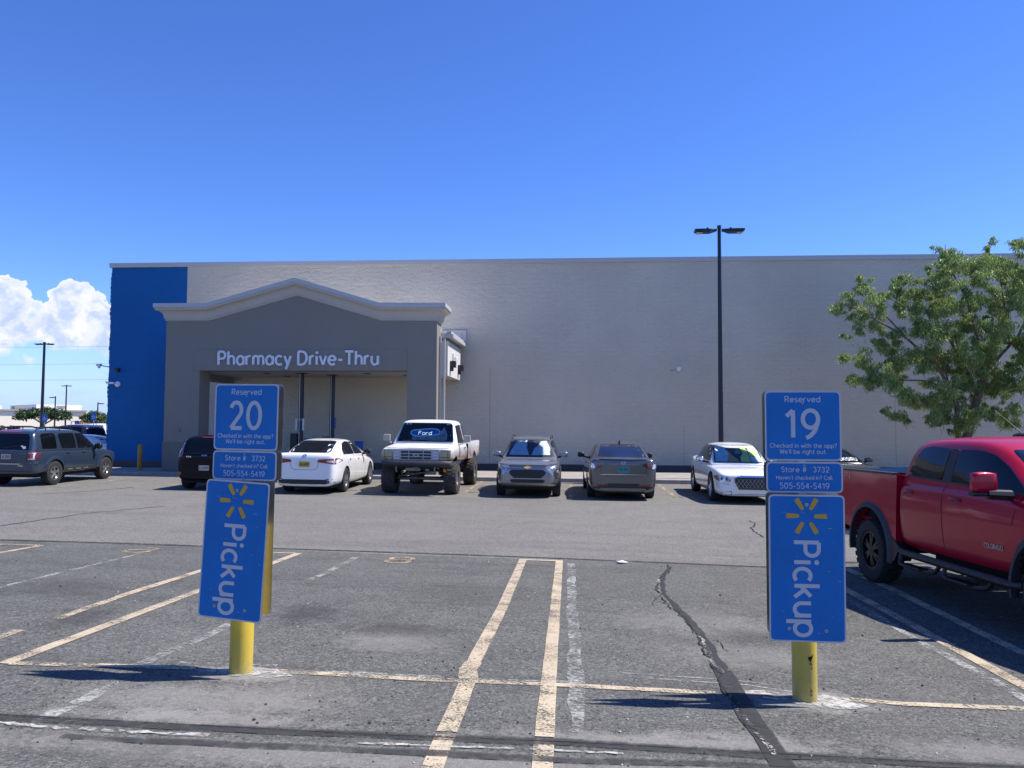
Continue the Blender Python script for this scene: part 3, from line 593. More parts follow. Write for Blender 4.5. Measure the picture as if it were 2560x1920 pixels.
# ---------------- pharmacy canopy ----------------
YF=28.6; YB=29.45
cn=empty('drive_thru_canopy',(0,0,0),label='grey gabled drive-through canopy with cornice and white lettering',cat='canopy')
outline=[(-15.6,.88),(-15.6,5.6),(-13.88,5.6),(-10.42,6.55),(-7.15,5.6),(-5.0,5.6),(-5.0,.88),(-6.12,.88),(-6.12,3.63),(-14.22,3.63),(-14.22,.88)]
bm=bmesh.new(); plate(bm,outline,YF,YB); link('gable_wall',bm,M['stucco'],cn)
for a,b in ((-15.63,-14.2),(-6.14,-4.97)):
    bm=bmesh.new(); box(bm,a,b,YF-.025,YB+.02,-.5,.88,bev=.008); link('column_base',bm,M['stucco_dark'],cn)
bm=bmesh.new(); box(bm,-14.45,-6.12,YF-.02,YF+.01,3.65,4.44,bev=.006); link('lettering_panel',bm,M['stucco'],cn)
prof=[(.36,0),(.36,-.15),(.34,-.155),(.34,-.18),(.32,-.19),(.32,-.24),(.29,-.26)]+[(.29-.21*math.sin(R(t)),-.26-.24*(1-math.cos(R(t)))) for t in range(15,91,15)]+[(.07,-.52),(.07,-.56),(.035,-.57),(.035,-.62),(0,-.63)]
def sweep(bm,prof,mi=0,close=True):
    path=[(-15.6,'L0',6.2),(-15.6,'L1',6.2),(-13.88,'M',6.2),(-10.42,'M',7.15),(-7.15,'M',6.17),(-5.0,'R1',6.15),(-5.0,'R0',6.15)]
    rows=[]
    for x,k,z in path:
        row=[]
        for o,d in prof:
            if k=='L0': p=(x-o,YB+.3,z+d)
            elif k=='L1': p=(x-o,YF-o,z+d)
            elif k=='M': p=(x,YF-o,z+d)
            elif k=='R1': p=(x+o,YF-o,z+d)
            else: p=(x+o,YB+.3,z+d)
            row.append(bm.verts.new(p))
        rows.append(row)
    for a,b in zip(rows,rows[1:]):
        for i in range(len(prof)-1): bm.faces.new((a[i],a[i+1],b[i+1],b[i])).material_index=mi
bm=bmesh.new(); sweep(bm,prof[2:]); link('cornice',bm,M['cornice'],cn)
bm=bmesh.new(); sweep(bm,[(.0,.0),(.37,0),(.37,-.15),(.34,-.152)]); link('cornice_cap',bm,M['coping'],cn)
# parapet back so that the gable is solid from other sides
bm=bmesh.new(); plate(bm,[(-15.58,5.2),(-15.58,6.18),(-13.88,6.18),(-10.42,7.12),(-7.15,6.15),(-5.02,6.12),(-5.02,5.2)],YB+.002,YB+.28); link('parapet',bm,M['cornice'],cn)
bm=bmesh.new(); box(bm,-15.5,-4.75,YB+.3,YW-.01,5.0,5.18); link('canopy_roof',bm,mat('white_roof_membrane',(.88,.87,.84),.7),cn)
bm=bmesh.new(); box(bm,-15.3,-5.1,YB+.01,YW-.012,3.66,3.75); link('ceiling',bm,M['ceil'],cn)
for X,Y in ((-12.3,30.4),(-8.2,30.6),(-6.8,31.6),(-12.2,32.4)):
    bm=bmesh.new(); lathe(bm,[(.14,3.64),(.16,3.655)],c=(X,Y,0),n=16); link('ceiling_light',bm,M['seam'],cn)
bm=bmesh.new(); box(bm,-5.2,-4.72,YB+.022,YW-.55,3.5,4.85,bev=.006); link('side_beam',bm,M['flank'],cn)
bm=bmesh.new(); box(bm,-5.2,-4.8,YB+.3,YW-.02,4.852,5.0); box(bm,-5.21,-4.86,YW-.548,YW-.015,3.5,4.851); link('side_beam_recess',bm,M['stucco'],cn)
bm=bmesh.new(); box(bm,-4.86,-4.52,YB+.1,YW-.12,4.98,5.13,bev=.01); box(bm,-4.78,-4.6,YB+.1,YW-.12,5.14,5.24); link('gutter',bm,M['coping'],cn)
bm=bmesh.new(); box(bm,-15.62,-15.1,YB+.022,YW-.02,3.4,5.0); link('side_beam',bm,M['stucco'],cn)
for X,w in ((-4.955,.035),(-4.80,.035)):
    bm=bmesh.new(); box(bm,X-w,X+w,YB-.35,YB-.25,-.3,5.0 if X<-4.8 else 4.9,bev=.01); link('downspout',bm,M['coping'],cn)
bm=bmesh.new()
def fc(u,v,h): return (-10.33+u,YF-.02-h,3.86+v)
write(bm,'Pharmacy Drive-Thru',.5,.083,fc,.06,width=6.25,gap=.2)
link('lettering',bm,M['signwhite2'] if 'signwhite2' in M else mat('white_letter_face',(.72,.73,.78),.5),cn)
bm=bmesh.new()
def fe(u,v,h): return (-4.72+h,31.2+u,4.2+v)
write(bm,'Enter',.26,.05,fe,.06,width=1.1); link('side_lettering',bm,M['white'],cn)
# wall vent box above the roof
bm=bmesh.new(); box(bm,-5.6,-4.55,YW-.12,YW-.003,4.9,5.75,bev=.01); box(bm,-5.5,-4.75,YW-.16,YW-.122,4.95,5.6); link('vent_box',bm,M['flank'],label='pale rectangular vent box on the wall above the canopy roof',cat='vent')
# sensors on the side beam
for k,(Y,lab) in enumerate(((30.15,'small dark wall lamp on canopy side, nearest the front column'),(32.3,'small dark wall lamp on canopy side, nearest the store wall'))):
    bm=bmesh.new(); box(bm,-4.72,-4.5,Y-.14,Y+.14,3.86,4.12,bev=.02); box(bm,-4.72,-4.6,Y-.09,Y+.09,3.72,3.86,bev=.01)
    link('wall_lamp',bm,M['blackplastic'],label=lab,cat='lamp')
# pneumatic tube columns
for k,(X,Y,lab) in enumerate(((-10.84,30.4,'dark blue drive-through tube column with two white brackets'),(-9.93,31.6,'dark blue drive-through tube column with a blue side handle'))):
    t=empty('tube_column',(X,Y,g(X,Y)+(.145 if Y<31.2 else 0)),label=lab,cat='column',group='drive-through tube columns')
    h=3.66-t.location.z
    bm=bmesh.new(); box(bm,-.085,.085,-.085,.085,0,h,bev=.01); link('post',bm,mat('navy_metal',(.008,.013,.035),.35) if k==0 else bpy.data.materials['navy_metal'],t)
    bm=bmesh.new(); tube(bm,[(-.03,-.1,0),(-.03,-.1,h)],.012); link('conduit',bm,M['white'],t)
    bm=bmesh.new(); box(bm,-.2,.2,-.2,.2,h-.03,h-.001,bev=.005); link('ceiling_plate',bm,M['darkmetal'],t)
    if k==0:
        bm=bmesh.new()
        for s in (-1,1): box(bm,s*.14-.025,s*.14+.025,-.14,-.04,1.62,2.1,bev=.01)
        tube(bm,[(-.14,-.12,2.05),(.14,-.12,2.05)],.008); link('bracket',bm,M['white'],t)
    else:
        bm=bmesh.new(); box(bm,.09,.16,-.06,.04,1.85,2.3,bev=.02); link('side_handle',bm,M['acc_blue'],t)
    bm=bmesh.new(); box(bm,-.36,-.08,-.2,.15,.35,1.5,bev=.02); link('control_box',bm,M['blackplastic'],t)
for X,Y,w,lab in ((-10.4,30.3,.36,'blue bin between the two drive-through tube columns'),(-8.85,31.9,.3,'blue bin right of the drive-through tube columns'),(-12.35,30.3,.25,'tall blue bin partly hidden behind the reserved 20 sign')):
    t=empty('bin',(X,Y,g(X,Y)+(.145 if Y<31.2 else 0)),label=lab,cat='bin',group='blue bins under the canopy')
    H=1.5 if w<.3 else 1.25
    bm=bmesh.new(); box(bm,-w/2,w/2,-w/2,w/2,0,H,bev=.03); link('bin_body',bm,M['acc_blue'],t)
    bm=bmesh.new(); box(bm,-w/2-.015,w/2+.015,-w/2-.015,w/2+.015,H,H+.06,bev=.02); link('lid',bm,M['acc_blue'],t)
# electrical box on the left column
bm=bmesh.new(); box(bm,-15.08,-14.94,YF-.06,YF-.002,1.28,1.42,bev=.012); link('junction_box',bm,M['stucco'],label='small grey junction box on the left canopy column',cat='box')
# yellow pipe bollard by the column
M['yellow']=mat('yellow_paint_steel',(.62,.43,.03),.45,var=.12,vscale=4); M['yellow_old']=mat('faded_ochre_paint',(.42,.22,.02),.6,var=.15)
bm=bmesh.new(); lathe(bm,[(.085,0),(.085,.98),(.07,1.03),(.035,1.06),(.001,1.065)]); o=link('pipe_bollard',bm,M['yellow_old'],smooth=True,angle=40,label='ochre yellow pipe bollard between blue wall and grey column',cat='bollard'); o.location=(-16.75,29.0,g(-16.75,29)+.145)
# security cameras
def seccam(loc,dx,label,kind):
    t=empty('security_camera',loc,label=label,cat='security camera',group='security cameras on the store wall')
    bm=bmesh.new()
    if kind=='disc':
        lathe(bm,[(.13,0),(.13,-.05),(.1,-.08),(.001,-.09)],axis='y',n=20); link('mount',bm,M['white'],t,smooth=True,angle=40)
        bm=bmesh.new(); box(bm,-.46,-.1,-.18,-.08,.0,.09,bev=.02); tube(bm,[(-.4,-.12,.07),(-.52,-.12,.1)],.03); link('camera_body',bm,M['white'],t)
    else:
        tube(bm,[(0,0,0),(0,-.15,0),(dx*.5,-.3,.06)],.025); link('arm',bm,M['darkmetal'] if kind=='dark' else M['steel'],t)
        bm=bmesh.new(); box(bm,dx*.5-.1,dx*.5+.1,-.4,-.22,.02,.13,bev=.03); lathe(bm,[(.07,.02),(.06,-.05),(.001,-.09)],c=(dx*.5,-.3,0),n=14); link('camera_body',bm,M['blackplastic'] if kind=='dark' else M['white'],t,smooth=True,angle=40)
seccam((-20.55,YW,3.36),0,'white round camera low on the blue wall panel','disc')
seccam((-20.5,YW,3.95),.2,'small dark camera above the white one on the blue wall','dark')
seccam((-21.0,YW+.1,4.15),-.7,'white camera on an arm past the corner of the blue wall','arm')
seccam((4.4,YW,3.98),.5,'single white camera on the grey wall near the lamp post','arm')

# ---------------- lamp posts ----------------
def lamp_post(loc,H,label,double=True,scale=1,rz=0):
    t=empty('street_lamp',loc,rz,label=label,cat='street lamp',group='parking lot lamp posts')
    bm=bmesh.new(); tube(bm,[(0,0,0),(0,0,H)],[.095*scale,.062*scale],n=14); lathe(bm,[(.066*scale,H-.02),(.075*scale,H+.0),(.075*scale,H+.1),(.001,H+.1)],n=12); link('pole',bm,M['darkmetal'],t,smooth=True,angle=40)
    bm=bmesh.new(); lathe(bm,[(.3,0),(.3,.55),(.27,.6),(.001,.6)],n=20); link('footing',bm,M['conc'],t,smooth=True,angle=40)
    for s in ((-1,1) if double else (-1,)):
        bm=bmesh.new(); z=H-.08
        prof=[(.09,-.05,.05),(.2,-.08,.07),(.35,-.11,.17),(.6,-.1,.2),(.84,-.085,.19),(.9,-.06,.17)]
        rings=[]
        for x,zb,w in prof:
            rings.append([bm.verts.new((s*x,y,z+zz)) for y,zz in ((-w,zb+.02),(w,zb+.02),(w,0.03-.0*x),(w*.6,.06-.03*x),(-w*.6,.06-.03*x),(-w,.03))])
        for a,b in zip(rings,rings[1:]):
            for k in range(6): bm.faces.new((a[k],a[(k+1)%6],b[(k+1)%6],b[k]))
        bm.faces.new(rings[0]); bm.faces.new(rings[-1]); hd=link('lamp_head',bm,M['darkmetal'],t)
        bm=bmesh.new(); vs=[bm.verts.new((s*x,y,z-.098)) for x,y in ((.62,-.14),(.84,-.14),(.84,.14),(.62,.14))]; bm.faces.new(vs); vs2=[bm.verts.new(v.co-Vector((0,0,.012))) for v in vs]; bm.faces.new(vs2)
        for k in range(4): bm.faces.new((vs[k],vs[(k+1)%4],vs2[(k+1)%4],vs2[k]))
        link('lens',bm,mat('lamp_lens',(.6,.58,.5),.4) if 'lamp_lens' not in bpy.data.materials else bpy.data.materials['lamp_lens'],hd)
        bm=bmesh.new(); lathe(bm,[(.035,z+.05),(.035,z+.11),(.001,z+.12)],c=(s*.42,0,0),n=10); link('photocell',bm,M['blackplastic'],hd)
    return t
lamp_post((5.5,28.6,g(5.5,28.6)+.145),9.2,'tall dark double-headed lamp post in front of the grey wall')
lamp_post((-50.3,70,-.43),9.55,'nearest tall double-headed lamp post left of the blue wall',scale=1.7)
lamp_post((-89,130,-.43),8.4,'smaller distant double-headed lamp post left of the blue wall',scale=1.6)
lamp_post((-77,110,-.43),5.7,'short distant single-headed lamp post between the two double ones',False,1.3)
lamp_post((-70.3,110,-.43),4.8,'short distant single-headed lamp post beside the blue wall edge',False,1.3,math.pi)
# ---------------- reserved pickup signs ----------------
def sign_plate(parent,name,W,H,cx,cz,y,tilt=0,front=True,writer=None,rc=.035,label=None):
    """one aluminium plate; local frame: x right, z up, faces -y; rear ones face +y"""
    h=empty(name,(cx,y,cz)) if False else None
    bm=bmesh.new(); s=-1 if front else 1
    plate(bm,rpoly(rect(-W/2,W/2,-H/2,H/2),rc,6),-.0012,.0012,mi=0)
    plate(bm,rpoly(rect(-W/2+.001,W/2-.001,-H/2+.001,H/2-.001),rc,6),s*.0013,s*.0018,mi=1)
    plate(bm,rpoly(rect(-W/2+.011,W/2-.011,-H/2+.011,H/2-.011),rc-.006,6),s*.0019,s*.0024,mi=2)
    if writer: 
        writer(bm,W,H)
    for v in bm.verts: pass
    o=link(name,bm,[M['alu'],M['signwhite'],M['bluesign'],M['signwhite'],M['spark'],M['steel'],M['blackplastic']],parent)
    o.location=(cx,y,cz); o.rotation_euler=(0,R(tilt),0)
    if label: o['label']=label
    return o
def bolt(bm,u,v,r=.012):
    lathe_pts=[(r,-.0026),(r,-.005),(r*.55,-.0052),(r*.55,-.011),(.001,-.012)]
    lathe(bm,[(a,b) for a,b in lathe_pts],axis='y',n=14,c=(u,0,v),mi=5)
    lathe(bm,[(r*.32,-.0121),(.0008,-.0125)],axis='y',n=8,c=(u,0,v),mi=6)
def wr_top(num):
    def w(bm,W,H):
        f=lambda dv,du=0:(lambda u,v,h:(u+du,-.0025-h,v+dv))
        write(bm,'Reserved',.0395,.0058,f(.167),.0004,.24,mi=3,gap=.2)
        write(bm,num,.19,.029,f(-.082),.0004,.25 if num=='20' else .225,mi=3,gap=.26)
        write(bm,'Checked in with the app?',.029,.0042,f(-.153),.0004,.452,mi=3)
        write(bm,"We'll be right out.",.029,.0042,f(-.195),.0004,.318,mi=3)
        bolt(bm,.0,.158,.007); bolt(bm,.0,-.18,.007)
    return w
def wr_mid(bm,W,H):
    f=lambda dv,du=0:(lambda u,v,h:(u+du,-.0025-h,v+dv))
    write(bm,'Store #',.035,.005,f(.037,-.072),.0004,.168,mi=3); write(bm,'3732',.035,.005,f(.037,.115),.0004,.108,mi=3)
    write(bm,"Haven't checked in? Call:",.026,.0038,f(-.015),.0004,.382,mi=3)
    write(bm,'505-554-5419',.038,.0055,f(-.078),.0004,.335,mi=3)
    bolt(bm,0,.082,.007); bolt(bm,0,-.096,.007)
def wr_pick(bm,W,H):
    fr=lambda u,v,h:(-.086+v,-.0025-h,-.142-u)
    write(bm,'Pickup',.165,.026,fr,.0004,.635,mi=3,gap=.2)
    for k in range(6):
        a=R(60*k); c=Vector((0,.355)); d=Vector((math.cos(a),math.sin(a))); n=Vector((-d.y,d.x))
        w0,w1,r0,r1=.0125,.0175,.05,.136
        poly=[c+d*r0-n*w0,c+d*r1-n*w1,c+d*r1+n*w1,c+d*r0+n*w0]
        plate(bm,rpoly([tuple(p) for p in poly],.011,4),-.0025,-.0029,mi=4)
    bolt(bm,.0,.432); bolt(bm,-.123,-.41); bolt(bm,.122,-.42)
    rs_=random.Random(int(W*1000)+len(bm.verts)%7)
    for _ in range(14):
        u=rs_.uniform(-.2,.22); v=rs_.uniform(-.45,.4); a=rs_.uniform(-.5,.5); ll=rs_.uniform(.004,.02)
        ribbon(bm,[(u,v),(u+ll*math.cos(a),v+ll*math.sin(a)),(u+ll*1.6*math.cos(a*.6),v+ll*1.6*math.sin(a*.6))],rs_.uniform(.001,.002),lambda p,q,h:(p,-.0026-h,q),.0003,mi=3)
def pickup_sign(X,Y,rz,num,label,lean,offs):
    z=g(X,Y); t=empty('pickup_sign',(X,Y,z-.01),rz,label=label,cat='sign',group='reserved pickup signs on yellow bollards')
    t.rotation_euler=(0,R(lean),rz)
    bm=bmesh.new(); lathe(bm,[(.083,-.02),(.083,1.0),(.078,1.03),(.06,1.055),(.03,1.07),(.001,1.073)],n=32); b=link('bollard',bm,M['bollard'+num],t,smooth=True,angle=40)
    bm=bmesh.new(); box(bm,-.025,.025,-.025,.025,1.05,2.08,bev=.004); link('post',bm,M['steel'],t)
    if num=='19':
        bm=bmesh.new(); poly=rpoly([(-.02,0),(-.01,-.026),(.004,-.03),(.012,-.008),(.022,.02),(.008,.008)],.003,2)
        vs=[]
        for p in poly:
            x=p[0]+.02; vs.append(bm.verts.new((x,-math.sqrt(.0834**2-x*x)-.0006,p[1]+.32)))
        bm.faces.new(vs)
        for k in range(len(vs)): pass
        link('rust_chip',bm,mat('rust_hole',(.02,.008,.006),.9),b)
        bm=bmesh.new(); pr=None
        for k in range(16):
            zz=.29-k*.0155; w=.006+.006*math.sin(k*1.3)**2; xs_=(.022-w,.022+w)
            cur=[bm.verts.new((x,-math.sqrt(.0834**2-x*x)-.0004,zz)) for x in xs_]
            if pr: bm.faces.new((pr[0],pr[1],cur[1],cur[0]))
            pr=cur
        link('rust_streak',bm,worn('rust_stain',(.3,.1,.03),.42,60,.8,.3,12),b)
    (ux,uz),(mx_,mz),(px,pz,pt)=offs[:3]
    rsx=offs[3]
    for fr,y,s in ((True,-.104,1),(False,.104,1)):
        n='' if fr else 'rear_'
        sign_plate(t,n+'number_plate',.52,.49,ux,uz,y*.36,0,fr,wr_top(num) if fr else None)
        sign_plate(t,n+'phone_plate',.52,.215,mx_,mz,y*.36,0,fr,wr_mid if fr else None)
        sign_plate(t,n+'pickup_plate',.51,1.0,px if fr else rsx,pz,y-.006 if fr else y,pt if fr else 0,fr,wr_pick if fr else None)

    return t
def bollard_mat(name,col,seed):
    m,n,l,b=newmat(name); t=n.new('ShaderNodeTexCoord').outputs['Object']
    c=mixc(n,l,rng(n,l,noise(n,l,t,5+seed,6,.7),.35,.7),tuple(x*.86 for x in col),col)
    sx=n.new('ShaderNodeSeparateXYZ'); l.new(t,sx.inputs[0]); lowz=rng(n,l,sx.outputs[2],.0,.3,1,0)
    gr_=mth(n,l,'MULTIPLY',lowz,rng(n,l,noise(n,l,t,22,6,.75),.38,.66)); c=mixc(n,l,mth(n,l,'MULTIPLY',gr_,.75),c,(.3,.27,.2))
    sm=rng(n,l,noise(n,l,t,9,7,.8),.6,.66); c=mixc(n,l,mth(n,l,'MULTIPLY',sm,.35),c,(.2,.15,.05))
    sp=rng(n,l,noise(n,l,t,38,3,.6),.69,.72); c=mixc(n,l,mth(n,l,'MULTIPLY',sp,.8),c,(.12,.05,.02))
    l.new(c,b.inputs['Base Color']); b.inputs['Roughness'].default_value=.42; b.inputs['Coat Weight'].default_value=.2
    return m
M['bollard20']=bollard_mat('yellow_bollard_paint',(.66,.47,.045),0); M['bollard19']=bollard_mat('dull_yellow_bollard_paint',(.6,.45,.07),3)
s1=pickup_sign(-2.4,5.57,R(-8),'20','blue reserved 20 pickup sign on yellow bollard, lower plate twisted',.6,((.0,1.875),(-.002,1.518),(-.022,.91,2.3),-.085))
s2=pickup_sign(1.63,5.58,R(-1),'19','blue reserved 19 pickup sign on chipped yellow bollard',-.1,((.005,1.905),(.01,1.545),(-.002,.93,.3),.03))

# ---------------- foliage ----------------
def leafmat(name,c1,c2,tr=.35):
    m,n,l,b=newmat(name)
    gi=n.new('ShaderNodeNewGeometry'); t=n.new('ShaderNodeTexCoord').outputs['Object']
    f=rng(n,l,noise(n,l,t,1.3,4,.7),.35,.65); f2=rng(n,l,noise(n,l,t,11,3,.7),.3,.7); ff=mth(n,l,'ADD',mth(n,l,'MULTIPLY',f,.5),mth(n,l,'MULTIPLY',f2,.5))
    c=mixc(n,l,ff,c1,c2); l.new(c,b.inputs['Base Color']); b.inputs['Roughness'].default_value=.42; b.inputs['Specular IOR Level'].default_value=.5
    tl=n.new('ShaderNodeBsdfTranslucent'); l.new(c,tl.inputs[0]); mx=n.new('ShaderNodeMixShader'); mx.inputs[0].default_value=tr
    l.new(b.outputs[0],mx.inputs[1]); l.new(tl.outputs[0],mx.inputs[2]); l.new(mx.outputs[0],n['Material Output'].inputs[0])
    return m
M['leaf']=leafmat('willow_leaves',(.1,.18,.04),(.38,.47,.17),.42); M['leafdark']=leafmat('dark_green_leaves',(.02,.05,.015),(.05,.1,.03)); M['leafred']=leafmat('purple_leaves',(.035,.012,.02),(.08,.03,.035)); M['leafpale']=leafmat('pale_green_leaves',(.06,.11,.03),(.14,.2,.07))
M['bark']=mat('pale_bark',(.19,.13,.09),.85,var=.45,vscale=9,bump=.6,bscale=30); M['twig']=mat('pale_twig',(.3,.27,.23),.8,var=.3)
def leaves(bm,rr,c,r,n,L,W,droop=.6,flat=1):
    for _ in range(n):
        while True:
            d=Vector((rr.uniform(-1,1),rr.uniform(-1,1),rr.uniform(-1,1)))
            if d.length<=1: break
        p=c+Vector((d.x*r,d.y*r,d.z*r*flat))
        a=Vector((rr.uniform(-1,1),rr.uniform(-1,1),rr.uniform(-1,.6)-droop)).normalized(); s=a.cross(Vector((rr.uniform(-1,1),rr.uniform(-1,1),rr.uniform(-1,1)))).normalized()
        l=L*rr.uniform(.6,1.25); w=W*rr.uniform(.7,1.3)
        m=p+a*l*.45; e=p+a*l+Vector((0,0,-.12*l))
        v=[bm.verts.new(q) for q in (p,m+s*w/2,e,m-s*w/2)]
        bm.faces.new((v[0],v[1],v[2])); bm.faces.new((v[0],v[2],v[3]))
def px27(zx,zy,Y=27.0):   # tree sketch coordinates turned into metres on the tree's own plane
    return Vector((8.93+(zx-140)*.004517+(Y-27)*.35,Y,5.69-(zy-610)*.00467))
rr=random.Random(5)
TB=Vector((12.85,27.6,g(12.85,27.6)+.14))
tr=empty('tree',TB,label='tall airy willow-leaved tree with two trunks behind the red pickup',cat='tree')
def rel(v): return v-TB
bm=bmesh.new()
def limb(pts,r0,r1,n=8):
    k=len(pts); tube(bm,[rel(p) for p in pts],[r0+(r1-r0)*i/(k-1) for i in range(k)],n)
A1=TB; P=px27
t1=[TB,P(1068,1560,27.5),P(1050,1450,27.4),P(1060,1330,27.3),P(1000,1200,27.2)]
t2=[TB+Vector((.12,0,0)),P(1130,1560,27.6),P(1180,1400,27.6),P(1225,1250,27.7),P(1270,1130,27.8),P(1340,1010,27.8)]
limb(t1,.13,.07); limb(t2,.17,.11)
L1=[P(1000,1200,27.2),P(900,1000,27.1),P(800,940,26.9),P(690,840,26.8),P(560,700,26.7),P(450,580,26.6),P(340,450,26.6)]
L2=[P(690,840,26.8),P(580,780,26.5),P(420,690,26.4),P(300,630,26.3),P(200,600,26.3)]
L3=[P(1000,1200,27.2),P(950,900,27.4),P(860,800,27.5),P(820,760,27.6)]
L4=[P(1225,1250,27.7),P(1020,800,27.9),P(960,700,28),P(850,590,28),P(780,500,28),P(740,370,28)]
L5=[P(1340,1010,27.8),P(1400,850,27.8),P(1450,600,27.9),P(1420,350,28),P(1340,160,28)]
L6=[P(1270,1130,27.8),P(1220,850,27.2),P(1120,500,27),P(1000,300,27),P(990,150,27)]
L7=[P(1340,1010,27.8),P(1550,800,28.2),P(1700,500,28.3),P(1640,200,28.3)]
L8=[P(1000,1200,27.2),P(800,1150,26.7),P(600,1150,26.5),P(420,1080,26.4)]
L9=[P(1400,850,27.8),P(1700,900,27.5),P(1950,800,27.5)]
L10=[P(1060,1330,27.3),P(820,1300,27),P(560,1260,26.8)]
for L_ in (L1,L2,L3,L4,L5,L6,L7,L8,L9,L10): limb(L_,.06 if L_ in (L1,L5,L6,L4,L7,L9) else .035,.012,7)
link('trunk',bm,M['bark'],tr,smooth=True)
outl=[(820,480),(950,260),(1150,240),(1260,330),(1330,230),(1450,210),(1560,190),(1700,150),(1950,250),(2150,500),(2200,900),(2050,1350),(1800,1430),(1500,1440),(1250,1400),(1100,1390),(1020,1480),(840,1430),(640,1400),(440,1330),(420,1200),(320,1100),(380,960),(400,870),(560,910),(680,880),(700,650),(720,520)]
def inside(x,y,pl):
    c=False; j=len(pl)-1
    for i in range(len(pl)):
        if (pl[i][1]>y)!=(pl[j][1]>y) and x<(pl[j][0]-pl[i][0])*(y-pl[i][1])/(pl[j][1]-pl[i][1])+pl[i][0]: c=not c
        j=i
    return c
clusters=[(190,610,55),(165,640,40),(250,600,45),(310,500,60),(270,520,45),(335,415,40),(345,450,45),(240,700,40),(290,740,45),(230,830,35),(280,800,40),(400,590,65),(430,640,60),(360,620,50),(495,520,36),(520,555,30),(560,415,42),(620,440,45),(670,480,50),(590,510,30),(755,370,42),(780,420,48),(700,400,40),(680,560,50),(660,600,40),(860,545,50),(920,320,50),(880,300,30),(985,150,32),(990,215,50),(960,230,45),(1075,185,42),(1060,235,50),(900,420,60),(1240,270,30),(1220,300,36),(1315,130,30),(1335,180,40),(1350,240,50),(1560,90,45),(1590,140,50),(1540,180,50),(480,720,60),(560,800,60),(620,860,50),(420,760,50),(470,830,55),(330,690,50),(1020,1500,35),(450,1370,35),(720,1420,38),(620,1400,45),(860,1450,40),(1480,1450,40),(1390,1440,40)]
while len(clusters)<440:
    x=rr.uniform(300,2200); y=rr.uniform(150,1490)
    if inside(x,y,outl):
        if x<1150 and rr.random()<.15 and 500<y<1000: continue
        clusters.append((x,y,rr.uniform(40,80)))
bmL=bmesh.new(); bmT=bmesh.new()
for i,(x,y,r) in enumerate(clusters):
    big=i>=55; dy=rr.uniform(-1.5,1.9) if big else rr.uniform(-.5,.5)
    Yc=27.1+dy+(0 if x>600 else -.4); c=P(x,y,27)+Vector((0,Yc-27,0)); R0=r*.0048
    n=int(165*(r/60)**1.7*(1 if big else 1.25))
    for _ in range(4):
        cc=c+Vector((rr.uniform(-1,1)*R0*.7,rr.uniform(-1,1)*R0,rr.uniform(-1,1)*R0*.6))
        leaves(bmL,rr,rel(cc),R0*rr.uniform(.36,.78),int(n*.5),.125,.031,.85,.85)
        # a twig from the cluster back toward the crown's middle
        if _<2:
            q=cc+Vector(((1250-x)*.00045+rr.uniform(-.25,.25),(27.5-Yc)*.2+rr.uniform(-.2,.2),-rr.uniform(.1,.45)))
            tube(bmT,[rel(cc),rel((cc+q)/2+Vector((rr.uniform(-.04,.04),0,-.03))),rel(q)],[.003,.006,.009],5)
link('crown',bmL,M['leaf'],tr); link('twigs',bmT,M['twig'],tr)
print('leaf clusters',len(clusters))
def small_tree(name,loc,w,h,trunk,mt,label,seed,n=60,group=None,spread=.5,leafs=.5,flat=.6):
    rr=random.Random(seed); t=empty(name,loc,label=label,cat='tree' if trunk else 'shrub',group=group)
    bm=bmesh.new(); 
    if trunk:
        tube(bm,[(0,0,0),(.1,0,trunk*.6),(0,0,trunk)],[.2,.15,.12],8)
        for k in range(7):
            a=k*.9; tube(bm,[(0,0,trunk*.8),(math.cos(a)*w*.2,math.sin(a)*w*.2,trunk+h*.2),(math.cos(a)*w*.38,math.sin(a)*w*.38,trunk+h*.45)],[.1,.06,.03],6)
    else:
        for k in range(6):
            a=k*1.05; tube(bm,[(0,0,0),(math.cos(a)*w*.3,math.sin(a)*w*.2,h*.6)],[.06,.02],6)
    link('trunk' if trunk else 'stems',bm,M['bark'],t)
    bm=bmesh.new()
    for k in range(n):
        a=rr.uniform(0,6.28); q=math.sqrt(rr.random()); x=math.cos(a)*q*w/2; y=math.sin(a)*q*w/2
        top=(1-q**2)**.5 if q<1 else 0
        z=trunk+h*(.12+.1*q+(.78*top)*rr.uniform(.25,1))
        leaves(bm,rr,Vector((x,y,z)),w*.11*rr.uniform(.6,1.2),90,leafs,leafs*.5,.1,flat)
    link('crown' if trunk else 'foliage',bm,mt,t)
    return t
# background beyond the left end of the store; camera bearing helper in metres
def bear(px,D):
    a=math.atan((px-1280)/1923.)-R(4.3); x=D*math.sin(a)/math.cos(a+R(4.3)); y=D*math.cos(a)/math.cos(a+R(4.3)); return x,y
x,y=bear(112,118); small_tree('tree',(x,y,-.43),7.0,2.6,1.9,M['leafdark'],'dark flat-topped tree behind the nearest left lamp post',21,70,leafs=.35)
x,y=bear(238,112); small_tree('tree',(x,y,-.43),3.7,2.6,1.2,M['leafpale'],'pale green round tree beside the blue wall edge',22,60,leafs=.3)
for px,w,h,s,lab in ((22,3.0,1.65,31,'left purple-leaved shrub in front of the cream store wall'),(140,3.2,1.35,32,'right purple-leaved shrub below the dark flat-topped tree'),(48,1.6,1.0,33,'smallest purple-leaved shrub, just right of the left one')):
    x,y=bear(px,92); small_tree('shrub',(x,y,-.43),w,h,0,M['leafred'],lab,s,34,'purple-leaved shrubs',leafs=.25)
